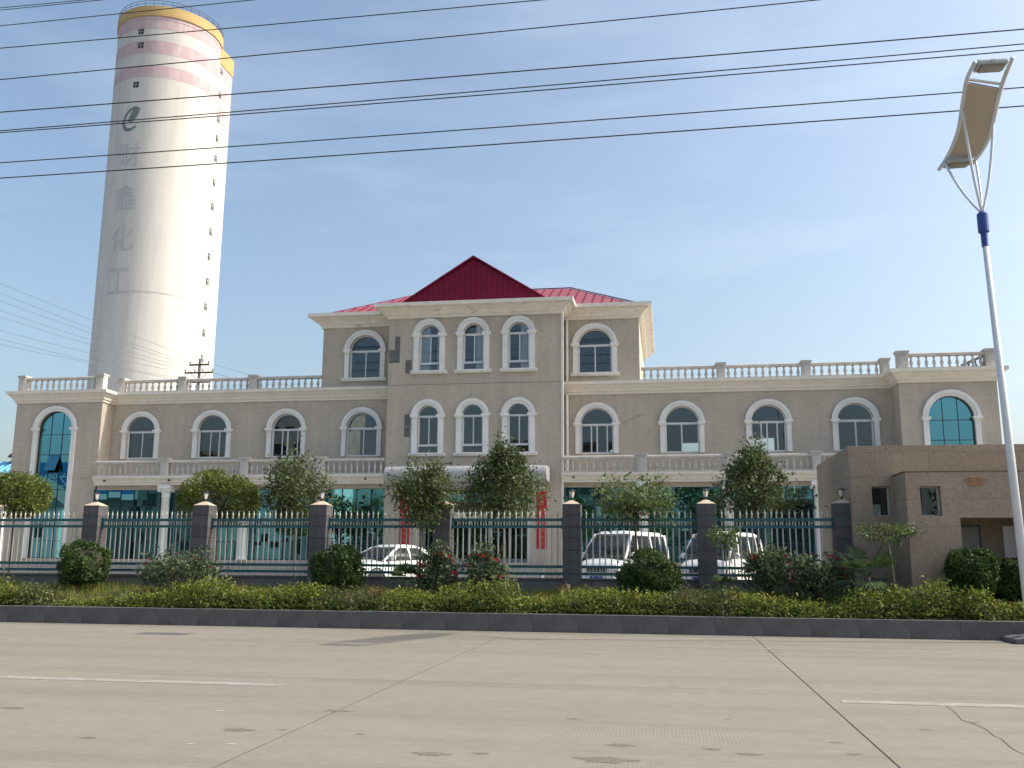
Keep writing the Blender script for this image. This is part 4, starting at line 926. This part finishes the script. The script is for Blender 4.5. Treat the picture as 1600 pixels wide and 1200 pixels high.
def dome(p):
    p = p.copy(); r = np.linalg.norm(p, axis=1); over = r > 1.0; p[over] *= (1.0 / r[over] * (1 + .05 * rng.random(over.sum())))[:, None]; p[:, 2] = np.where(p[:, 2] < -.7, -.7 + (p[:, 2] + .7) * .3, p[:, 2]); return p
def cone(p):
    p = p.copy(); f = np.clip(1.12 - .5 * (p[:, 2] + .4), .35, 1.2); p[:, 0] *= f; p[:, 1] *= f; return p
def flatp(p): p = p.copy(); p[:, 2] *= .6 + .4 * np.abs(p[:, 0]); return p
tree('yellow-green round tree at the left edge behind the fence', -19.95, YB_, .6, 3.42, (1.0, .95, .82), 9000, 'leaf_globe', .045, 90, .16, .05, shape=dome, hollow=.55)
tree('dense yellow-green globe tree behind the fence, right of the white column', -13.25, YB_, .6, 3.25, (1.2, 1.1, .92), 13000, 'leaf_globe', .045, 110, .15, .05, shape=dome, hollow=.55)
tree('slim lollipop tree with pale straight trunk, right of the globe tree', -10.75, YB_, .6, 3.55, (.92, .8, .98), 5200, 'leaf_tree', .055, 70, .2, .035, 'bark_pale', lean=-.03)
tree('leafy tree with dark trunk beside the white car, over the left banner', -6.40, YFr, bed_z(YFr), 3.38, (.85, .75, .80), 5200, 'leaf_tree', .05, 60, .2, .035)
tree('tallest bushy tree, in front of the entrance canopy', -4.55, YB_, .6, 3.72, (1.12, .95, 1.06), 8500, 'leaf_tree', .055, 80, .2, .045, shape=cone)
tree('sparse wide tree in front of the left van', -.78, YFr, bed_z(YFr), 3.15, (1.05, .7, .72), 3600, 'leaf_sparse', .048, 46, .2, .032, shape=flatp)
tree('bushy tree left of the gatehouse, in front of the balcony end', 2.45, YB_, .6, 3.75, (1.02, .9, 1.0), 6200, 'leaf_tree', .055, 62, .2, .045, shape=cone)
tree('thin sapling with twisted stem in front of the right van', 1.42, 24.1, bed_z(24.1), 2.25, (.42, .3, .36), 700, 'leaf_sparse', .04, 16, .25, .016, 'bark_pale', name='sapling')
tree('thin flat-topped sapling in front of the gatehouse wall', 5.12, 23.0, bed_z(23.0), 2.25, (.62, .42, .32), 1300, 'leaf_sparse', .036, 22, .22, .018, 'bark_pale', shape=flatp, lean=-.12, name='sapling')

def globe(label, x, y, r, zt, m='leaf_bush', n=5200):
    z0 = bed_z(y); b = thing('round_bush', label, 'bush', (x, y, z0), 0, 'clipped round bushes along the fence'); cz = zt - z0 - r * .92
    p, c = crown_pts(n * 2, (r, r, r * .95), 140, .13, .8, dome); u_ = p / np.linalg.norm(p, axis=1)[:, None]
    p *= (1 + .09 * np.sin(u_[:, 0] * 4.1 + x * 3) * np.cos(u_[:, 2] * 3.7 + x) + .05 * np.sin(u_[:, 1] * 9 + u_[:, 0] * 8 + x * 7))[:, None]
    st_ = (np.sin(u_[:, 0] * 13 + x * 5) * np.sin(u_[:, 2] * 11 + x) > .55) & (rng.random(len(p)) < .22) & (u_[:, 2] > -.1); p[st_] *= rng.uniform(1.02, 1.18, st_.sum())[:, None]; obj('foliage', leaf_mesh('foliage', p + np.array([0, 0, cz]), .034, m, .5), b)
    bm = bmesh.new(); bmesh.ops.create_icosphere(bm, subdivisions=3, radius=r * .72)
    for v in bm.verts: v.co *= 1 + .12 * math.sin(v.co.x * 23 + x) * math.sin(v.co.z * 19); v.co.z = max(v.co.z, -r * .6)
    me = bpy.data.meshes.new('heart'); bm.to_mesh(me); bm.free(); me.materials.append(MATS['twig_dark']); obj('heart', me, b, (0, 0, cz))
    s = MB()
    for k in range(5): a = k * 1.26; s.tube([(.03 * math.cos(a), .03 * math.sin(a), -.08), (.3 * r * math.cos(a), .3 * r * math.sin(a), cz)], [.02, .012], 5)
    s.build('stems', 'bark', b)
globe('leftmost clipped round bush, in front of the second stone pillar', -15.55, 23.7, .66, 1.98)
globe('clipped round bush just left of the white car', -8.4, 23.7, .66, 1.90)
globe('largest clipped round bush, covering the left van', -.42, 23.6, .72, 1.78, n=6500)
globe('dark clipped round bush in front of the gatehouse door', 6.75, 22.85, .56, 1.86)
globe('dark bush at the right edge behind the lamp pole', 7.62, 23.05, .5, 1.62)

fl = MB()
for k in range(7):
    a = 2 * math.pi * k / 7; fl.add([(0, 0, 0), (.035 * math.cos(a - .45), .035 * math.sin(a - .45), .025), (.05 * math.cos(a), .05 * math.sin(a), .02), (.035 * math.cos(a + .45), .035 * math.sin(a + .45), .025)], [(0, 1, 2, 3)])
fl.add([(-.02, 0, .03), (.02, 0, .03), (0, .02, .045), (0, -.02, .045)], [(0, 1, 2), (0, 1, 3)])
flm = fl.mesh('flower', 'petal_red')
def rose(label, x, y, rx_, rz, zt, nf, n=1900):
    z0 = bed_z(y); b = thing('rose_bush', label, 'bush', (x, y, z0), 0, 'flowering rose bushes'); cz = zt - z0 - rz
    p, c = crown_pts(n, (rx_, rx_ * .7, rz), 34, .22, .45); p[:, 2] = np.maximum(p[:, 2], -cz + .03)
    obj('foliage', leaf_mesh('foliage', p + np.array([0, 0, cz]), .048, 'leaf_rose', .55), b)
    s = MB()
    for k in range(0, len(c), 2): s.tube([(random.uniform(-.1, .1), random.uniform(-.05, .05), -.05), Vector(c[k] * .5) + Vector((0, 0, cz * .8)), Vector(c[k]) + Vector((0, 0, cz))], [.012, .009, .004], 4)
    s.build('stems', 'bark', b)
    for k in range(nf):
        a = random.uniform(-.3, math.pi + .3); u = random.uniform(.75, 1.05)
        o = obj('flower', flm, b, (rx_ * u * math.cos(a), -rx_ * .55 * random.uniform(.3, 1), cz + rz * (u * math.sin(a) * .95)))
        sc_ = random.uniform(.8, 1.5); o.scale = (sc_,) * 3; o.rotation_euler = (R(random.uniform(20, 80)), R(random.uniform(-30, 30)), random.uniform(0, 6))
rose('large leggy rose bush in front of the third stone pillar', -12.45, 23.3, 1.0, .58, 1.80, 7, 3000)
rose('rose bush with many red blooms, left one of the pair by the entrance', -5.62, 23.3, .48, .56, 1.82, 16)
rose('rose bush with red blooms on top, right one of the pair by the entrance', -4.48, 23.3, .52, .56, 1.80, 11)
rose('dark rose bush beside the right van', 2.33, 23.3, .55, .50, 1.88, 8, 2200)
rose('spreading rose bush left of the fan palm', 3.42, 23.3, .68, .50, 1.76, 9, 2400)
rose('small rose bush cut off by the left edge', -18.6, 23.3, .55, .4, 1.6, 3, 1500)

def fan_palm(label, x, y, th, nfr, ln, m='leaf_palm', name='fan_palm'):
    z0 = bed_z(y); b = thing(name, label, 'palm', (x, y, z0), 0, 'small palms in the planting bed')
    MB().tube([(0, 0, -.08), (0, 0, th * .6), (.01, 0, th)], [.07, .085, .06], 9).build('trunk', 'bark', b, smooth=True)
    fr = MB()
    for k in range(nfr):
        a = 2 * math.pi * (k + random.random() * .5) / nfr; el = R(random.uniform(-15, 65)); d = Vector((math.cos(a) * math.cos(el), math.sin(a) * math.cos(el), math.sin(el)))
        base = Vector((0, 0, th)); hub = base + d * ln * .5; fr.tube([base, base + d * ln * .25, hub], .007, 4)
        sd_ = d.cross(Vector((0, 0, 1))).normalized(); upv = sd_.cross(d)
        nb = 13
        for j in range(nb):
            f = R(-75 + 150 * j / (nb - 1)); dd = (d * math.cos(f) + sd_ * math.sin(f)).normalized(); w2 = (sd_ * math.cos(f) - d * math.sin(f)) * .026; l_ = ln * .66 * (1 - .25 * abs(f))
            tip = hub + dd * l_ - Vector((0, 0, .10 * l_)); mid_ = hub + dd * l_ * .55 + upv * .01
            fr.add([hub, mid_ - w2, tip, mid_ + w2], [(0, 1, 2, 3)])
    fr.build('fronds', m, b); return b
fan_palm('fan palm with short trunk in front of the gatehouse corner', 4.50, 22.95, .70, 15, .86)
fan_palm('small half-dry palm in front of the pillar between the vans', 1.22, 23.3, .35, 7, .36)
fan_palm('spiky low palm in front of the white car', -6.55, 23.5, .40, 9, .55)
def clump(label, x, y, n, h, m, name):
    z0 = bed_z(y); b = MB()
    for k in range(n):
        a = random.uniform(0, 6.28); l_ = h * random.uniform(.6, 1.1); d = Vector((math.cos(a) * .45, math.sin(a) * .45, 1)).normalized(); s_ = Vector((-math.sin(a), math.cos(a), 0)) * .012
        p = Vector((random.uniform(-.05, .05), random.uniform(-.05, .05), 0)); b.add([p - s_, p + s_, p + d * l_ * .6 + s_ * .8, p + d * l_ + Vector((math.cos(a), math.sin(a), -.5)) * l_ * .2, p + d * l_ * .6 - s_ * .8], [(0, 1, 2, 3, 4)])
    return tag(b.build(name, m, loc=(x, y, z0)), label, 'plant', 'small plants between hedge and fence')
clump('yellowing leafy plant at the foot of the leftmost round bush', -16.1, 23.3, 26, .45, 'leaf_yellow', 'yellow_plant')
clump('straw-coloured dry plant under the left side of the large rose bush', -13.2, 22.9, 22, .45, 'straw', 'dry_plant')
clump('green-yellow shoot in front of the wall left of the second round bush', -9.6, 23.4, 14, .45, 'leaf_yellow', 'yellow_shoot')
clump('reddish leafy plant in front of the white car', -7.1, 22.95, 40, .5, 'leaf_red', 'red_plant')
pst = clump('pruned palm stump with dry split top left of the left van', -2.42, 23.2, 14, .62, 'straw', 'palm_stump')
MB().tube([(0, 0, -.05), (0, 0, .3), (.02, 0, .42)], [.07, .075, .06], 8).build('trunk', 'bark', pst, smooth=True)

# low hedge along the kerb, grass behind it
HS = []
k = -24.0
while k < 7.9:
    gap = -15.4 < k < -12.0 or -3.6 < k < -2.4 or 3.3 < k < 3.9
    HS.append((k, 22.12 + random.uniform(-.06, .16), random.uniform(.34, .52), (random.uniform(.36, .58) + .17 * math.sin(k * 1.1 + 2) * math.sin(k * .37) + (.10 if random.random() < .12 else 0)) * (.55 if gap else 1), random.uniform(.34, .46))); k += random.uniform(.22, .42)
HS = np.array(HS)
def hedge_pts(n, top):
    i_ = rng.integers(0, len(HS), n); h = HS[i_]; d = rng.normal(size=(n, 3)); d[:, 2] = np.abs(d[:, 2]) if top else np.abs(d[:, 2]) * .6; d[:, 1] = np.where(rng.random(n) < .8, -np.abs(d[:, 1]), d[:, 1]) if not top else d[:, 1]; d /= np.linalg.norm(d, axis=1)[:, None]
    if top: d[:, 2] = np.clip(d[:, 2] * 1.25, .25, 1)
    r = 1 + .10 * rng.normal(size=n) + .16 * (rng.random(n) < .12)
    tw = 1 + .07 * np.sin(i_ * 3.1 + d[:, 0] * 9) * np.cos(d[:, 1] * 8)
    return np.stack([h[:, 0] + d[:, 0] * h[:, 2] * r * tw, h[:, 1] + d[:, 1] * h[:, 4] * r * tw, .33 + h[:, 3] * d[:, 2] * r * tw], 1)
def hprof(x): j_ = np.argmin(np.abs(HS[:, 0] - x)); return HS[j_, 3]
hd = thing('hedge', 'low uneven clipped hedge running along the whole kerb', 'hedge', (0, 22.28, .36))
off_ = np.array([0, -22.28, -.36])
hp = hedge_pts(42000, True); dull = (np.sin(hp[:, 0] * .8 + 1) + np.sin(hp[:, 0] * 2.3) * .6 + rng.normal(0, .25, len(hp))) > .75
obj('upper_foliage', leaf_mesh('upper_foliage', hp[~dull] + off_, .036, 'leaf_hedge_lit', .45, .1), hd)  # top leaves paler, sunlit brightness put into their colour
obj('dull_foliage', leaf_mesh('dull_foliage', hp[dull] + off_, .036, 'leaf_dull', .4, .1), hd)
obj('lower_foliage', leaf_mesh('lower_foliage', hedge_pts(36000, False) + off_, .036, 'leaf_hedge_shade', .45), hd)  # lower leaves darker, shade put into their colour
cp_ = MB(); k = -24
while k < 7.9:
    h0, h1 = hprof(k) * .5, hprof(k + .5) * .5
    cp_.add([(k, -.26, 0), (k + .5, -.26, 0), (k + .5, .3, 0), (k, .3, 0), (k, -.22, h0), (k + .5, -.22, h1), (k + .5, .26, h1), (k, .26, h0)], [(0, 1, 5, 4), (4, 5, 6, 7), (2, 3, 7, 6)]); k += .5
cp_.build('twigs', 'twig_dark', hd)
def grass(n, x0, x1, y0, y1, h, m, name):
    x_ = rng.uniform(x0, x1, n); y_ = rng.uniform(y0, y1, n); z_g = np.array([bed_z(v) for v in y_]) - .02; a = rng.uniform(0, 6.28, n); hh = h * (.4 + .9 * rng.random(n)) * (.6 + .6 * np.abs(np.sin(x_ * .9)))
    ln = rng.uniform(.1, .6, n) * hh; v = np.empty((n, 3, 3)); wv = .008
    v[:, 0] = np.stack([x_ - wv * np.sin(a), y_ + wv * np.cos(a), z_g], 1); v[:, 1] = np.stack([x_ + wv * np.sin(a), y_ - wv * np.cos(a), z_g], 1); v[:, 2] = np.stack([x_ + ln * np.cos(a), y_ + ln * np.sin(a), z_g + hh], 1)
    me = bpy.data.meshes.new(name); me.vertices.add(3 * n); me.vertices.foreach_set('co', v.reshape(-1).astype(np.float32)); me.loops.add(3 * n); me.loops.foreach_set('vertex_index', np.arange(3 * n, dtype=np.int32)); me.polygons.add(n)
    me.polygons.foreach_set('loop_start', np.arange(0, 3 * n, 3, dtype=np.int32)); me.polygons.foreach_set('loop_total', np.full(n, 3, dtype=np.int32)); me.update(); me.validate(); me.materials.append(MATS[m])
    o = obj(name, me); o['label'] = 'rough green grass and weeds between hedge and fence wall'; o['category'] = 'grass'; return stuff(o)
grass(26000, -24, 8, 22.5, 24.7, .24, 'leaf_grass', 'grass')

# ------------------------------------------------------------------ vehicles
def loft(rings, closed_ends=True):
    n = len(rings[0]); vs = [p for r in rings for p in r]; fs = []
    for i in range(len(rings) - 1):
        for k in range(n): fs.append((i * n + k, i * n + (k + 1) % n, (i + 1) * n + (k + 1) % n, (i + 1) * n + k))
    fs.append(tuple(range(n - 1, -1, -1))); fs.append(tuple(range((len(rings) - 1) * n, len(rings) * n)))
    return vs, fs
def body_ring(x, w_, zb, zs, crown):
    pts = [(x, 0, zb), (x, w_ * .80, zb), (x, w_ * .97, zb + .10), (x, w_, zb + (zs - zb) * .5), (x, w_ * .97, zs - .08), (x, w_ * .90, zs), (x, w_ * .45, zs + crown), (x, 0, zs + crown * 1.15)]
    return pts + [(a, -b, c) for a, b, c in pts[-2:0:-1]]
def vehicle(name, label, cat, loc, rotz, spec):
    v = thing(name, label, cat, loc, rotz, 'vehicles parked behind the fence')
    o = MB().add(*loft([body_ring(*s) for s in spec['body']])).build('body', spec['paint'], v, smooth=True); sb_ = o.modifiers.new('s', 'SUBSURF'); sb_.levels = 2; sb_.render_levels = 2
    # greenhouse: base ring and top ring (x_front, x_rear, half width, z)
    (bf, brr, bwid, bz), (tf, tr_, tw, tz) = spec['base'], spec['top']
    nseg = 8
    def ringp(xf, xr, hw, z, rc): 
        P = []
        for sx, sy, a0 in ((xf, hw, 0), (xr, hw, 90), (xr, -hw, 180), (xf, -hw, 270)):
            cxr = sx - rc if sx == xf else sx + rc; cyr = sy - rc if sy > 0 else sy + rc
            for k in range(4): a = R(a0 + 30 * k); P.append((cxr + rc * math.cos(a), cyr + rc * math.sin(a), z))
        return P
    MB().add(*loft([ringp(bf, brr, bwid, bz, .10), ringp((bf + tf) / 2 + .03, (brr + tr_) / 2 - .03, (bwid + tw) / 2 + .02, (bz + tz) / 2, .11), ringp(tf, tr_, tw, tz, .12)])).build('glasshouse', 'car_glass', v, smooth=True)
    rf = MB().add(*loft([ringp(tf + .05, tr_ - .05, tw + .012, tz - .05, .12), ringp(tf + .0, tr_, tw + .01, tz + .0, .14), ringp(tf - .14, tr_ + .14, tw - .08, tz + spec['roof'] * .75, .16), ringp(tf - .45, tr_ + .4, tw - .3, tz + spec['roof'], .18)])).build('roof', spec['paint'], v, smooth=True)
    def strip(x0, x1, t, w2, sgn, name_='pillar'):
        p = Vector((x0, sgn * (bwid + .004), bz - .03)); q = Vector((x1, sgn * (tw + .01), tz + .01)); m2 = p.lerp(q, .5) + Vector((0, sgn * .022, 0)); 
        vs = []
        for c in (p, m2, q): vs += [c + Vector((-w2, sgn * .012, 0)), c + Vector((w2, sgn * .012, 0)), c + Vector((w2, -sgn * .03, 0)), c + Vector((-w2, -sgn * .03, 0))]
        fs = [(a + b, a + (b + 1) % 4, a + 4 + (b + 1) % 4, a + 4 + b) for a in (0, 4) for b in range(4)] + [(3, 2, 1, 0), (8, 9, 10, 11)]
        MB().add(vs, fs).build(name_, spec['paint'], v)
    for s in (-1, 1):
        strip(bf - .10, tf - .06, 0, .065, s); strip(brr + .10, tr_ + .08, 0, spec.get('cw', .09), s)
        for xb_, xt_, w2 in spec['pillars']: strip(xb_, xt_, 0, w2, s)
    for sx in spec['wheels']:
        for s in (-1, 1):
            wy = s * (spec['w'] - .10); r_ = spec['wr']
            wh = MB().lathe([(r_ * .55, -.10), (r_ * .95, -.10), (r_, -.06), (r_, .06), (r_ * .95, .10), (r_ * .55, .10)], 20).build('wheel', 'tyre', v, True, loc=(sx, wy, r_)); wh.rotation_euler.x = R(90)
            MB().lathe([(r_ * .58, -.085), (r_ * .58, .085), (.05, .10)] if s < 0 else [(.05, -.10), (r_ * .58, -.085), (r_ * .58, .085)], 16).build('rim', 'rim', wh)
            ar = []
            for k in range(9): a = math.pi * k / 8; ar.append((sx + (r_ + .06) * math.cos(a), s * (spec['w'] + .002), r_ + (r_ + .06) * math.sin(a)))
            MB().tube(ar, .025, 5).build('wheel_arch', 'plastic_black', v)
    fx = spec['front']
    for s in (-1, 1):
        MB().lathe([(.02, -.05), (.12, -.03), (.14, .02), (.10, .05)], 12).build('headlight', 'lamp_glass', v, True, loc=(fx - .10, s * (spec['w'] - .22), spec['hl'])).rotation_euler.y = R(75)
        mi = MB().lathe([(.03, -.09), (.075, -.06), (.085, .0), (.075, .06), (.03, .09)], 10).build('wing_mirror', spec['paint'], v, True, loc=(bf - .42, s * (bwid + .14), bz + .08)); mi.rotation_euler.x = R(90)
        MB().box(-.06, .06, -.012, .012, -.02, .02).build('door_handle', 'plastic_black', v, loc=(spec['handle'], s * (spec['w'] + .0), bz - .14))
    MB().box(fx - .04, fx + .02, -.35, .35, spec['hl'] - .10, spec['hl'] + .02).build('grille', 'plastic_black', v)
    MB().box(fx - .05, fx + .03, -spec['w'] + .12, spec['w'] - .12, .28, .48).build('bumper', spec['bump'], v, bevel=.03)
    MB().box(fx + .02, fx + .035, -.22, .22, .40, .50).build('number_plate', 'pole_blue', v)
    for s in (-1, 1): MB().tube([(bf - .04, s * .35 - .25, bz + .03), (bf - .14, s * .35 + .2, bz + .09)], .008, 4).build('wiper', 'plastic_black', v)
    return v
sedan = dict(paint='car_white', bump='car_white', w=.86, wr=.31, wheels=(1.35, -1.28), front=2.2, hl=.68, handle=-.1, roof=.10, cw=.13,
    body=[(2.20, .62, .30, .58, .02), (2.05, .78, .22, .70, .04), (1.5, .85, .20, .84, .07), (.95, .86, .20, .92, .05), (0, .86, .20, .94, .02), (-1.1, .86, .20, .97, .02), (-1.75, .84, .22, 1.00, .04), (-2.15, .78, .26, .97, .03), (-2.25, .66, .34, .80, .02)],
    base=(1.10, -1.75, .78, .93), top=(.20, -.95, .58, 1.36), pillars=[(-.32, -.30, .04)])
van = dict(paint='van_white', bump='van_white', w=.76, wr=.28, wheels=(1.15, -1.2), front=1.86, hl=.72, handle=.15, roof=.11, cw=.08,
    body=[(1.88, .60, .28, .72, .02), (1.78, .71, .22, .86, .04), (1.40, .75, .20, 1.02, .05), (.9, .76, .20, 1.08, .02), (0, .76, .20, 1.08, .02), (-1.2, .76, .20, 1.08, .02), (-1.80, .75, .22, 1.08, .02), (-1.92, .70, .28, 1.02, .02)],
    base=(1.46, -1.88, .72, 1.06), top=(.80, -1.78, .61, 1.78), pillars=[(.52, .42, .045), (-.55, -.56, .045), (-1.25, -1.25, .03)])
def heading(deg): return R(-90 - deg)      # nose towards the road, turned deg to the left
vehicle('sedan', 'white sedan parked behind the fence left of the entrance', 'car', (-9.3, 31.2, .6), heading(28), sedan)
vehicle('minivan', 'white minivan parked behind the largest round bush', 'van', (-1.35, 30.6, .6), heading(24), van)
vehicle('minivan', 'white minivan parked next to the gatehouse, partly behind a stone pillar', 'van', (1.72, 30.9, .6), heading(24), van)

# ------------------------------------------------------------------ across the road, behind the camera (seen in the teal glass)
bb = thing('blue_billboard', 'long blue billboard with white characters mirrored in the tall left arched glazing', 'billboard', (0, -26, 0))
MB().box(-80, -61.4, -.4, 0, 9.0, 12.6).build('panel', 'billboard_blue', bb); MB().box(-80, -61.4, -.42, .02, 8.35, 8.98).build('lower_strip', 'paper_white', bb)
MB().box(-80, -61.4, -6, -.5, 0, 8.3).build('wall', 'grey_wall', bb)
for c, xx in (('展', -69.3), ('之', -70.9), ('路', -72.5)):
    me = text_mesh(c, 1.75, 'paper_white'); me.transform(Matrix.Rotation(R(180), 4, 'Z') @ Matrix.Rotation(R(90), 4, 'X')); obj('character', me, bb, (xx, .03, 9.75))
gs = thing('gabled_store', 'low pale gabled store mirrored in the lower part of the tall left glazing', 'building', (-71.5, -19, 0))
MB().box(-5, 5.6, -4, 0, 0, 7.0).build('wall', 'apartment', gs); MB().prism([(-5.4, 6.9), (6, 6.9), (6, 7.2), (.3, 10.6), (-5.4, 7.2)], -4.3, .3).build('roof', 'grey_wall', gs)
for xx in (-3, 0, 3): MB().box(xx - .5, xx + .5, -.05, .02, 3.5, 5.2).build('window', 'dark_void', gs)
def block(label, x0, x1, y, h, m, nx, nz, name='apartment_block'):
    b = thing(name, label, 'building', ((x0 + x1) / 2, y, 0)); hw = (x1 - x0) / 2
    MB().box(-hw, hw, -9, 0, 0, h).build('wall', m, b); MB().box(-hw - .3, hw + .3, -9.3, .3, h, h + .4).build('roof', 'grey_wall', b)
    wm = MB().box(-.6, .6, -.08, .03, -.75, .75).mesh('window', 'dark_void')
    for i in range(nx):
        for j in range(nz): obj('window', wm, b, (-hw + 2 * hw * (i + .5) / nx, 0, 1.8 + (h - 2.2) * (j + .5) / nz))
block('dark workshop building mirrored in the glazing right of the left end block', -60.5, -52.5, -26, 13.5, 'grey_wall', 3, 3, 'workshop')
block('pale apartment block mirrored in the left glazing behind the globe tree', -53.5, -43.0, -40, 24, 'apartment', 5, 7)
block('dark office block mirrored in the right glazing next to the entrance', -16, -6.5, -26, 14, 'grey_wall', 4, 4, 'office_block')
block('pale low block mirrored in the glazing beside the gatehouse', 10, 19, -26, 8.6, 'apartment', 4, 2, 'low_block')
for i, (xx, yy, zc, rr) in enumerate(((-41, -38, 6.2, 2.8), (-36.5, -37, 5.6, 2.6), (-31, -36, 6.4, 3), (-25, -36, 5.5, 2.8), (-19.5, -34, 6, 3), (-3.2, -25, 5.2, 2.6), (3.6, -26, 7.2, 3.0), (8, -24, 5.4, 2.5), (22, -26, 6, 3))):
    tree(['round tree mirrored at the right end of the left glazing', 'second mirrored tree from the entrance in the left glazing', 'mirrored tree next to the entrance in the left glazing', 'first street tree across the road, left of the dark office block', 'second street tree across the road, beside the dark office block', 'mirrored tree right of the dark office block', 'tall mirrored tree in the glazing behind the right stone pillar', 'low mirrored tree beside the pale low block', 'street tree across the road right of the pale low block'][i], xx, yy, 0, zc, (rr, rr * .9, rr), 1500, 'leaf_tree', .28, 40, .2, .14, name='street_tree')['group'] = 'street trees across the road'
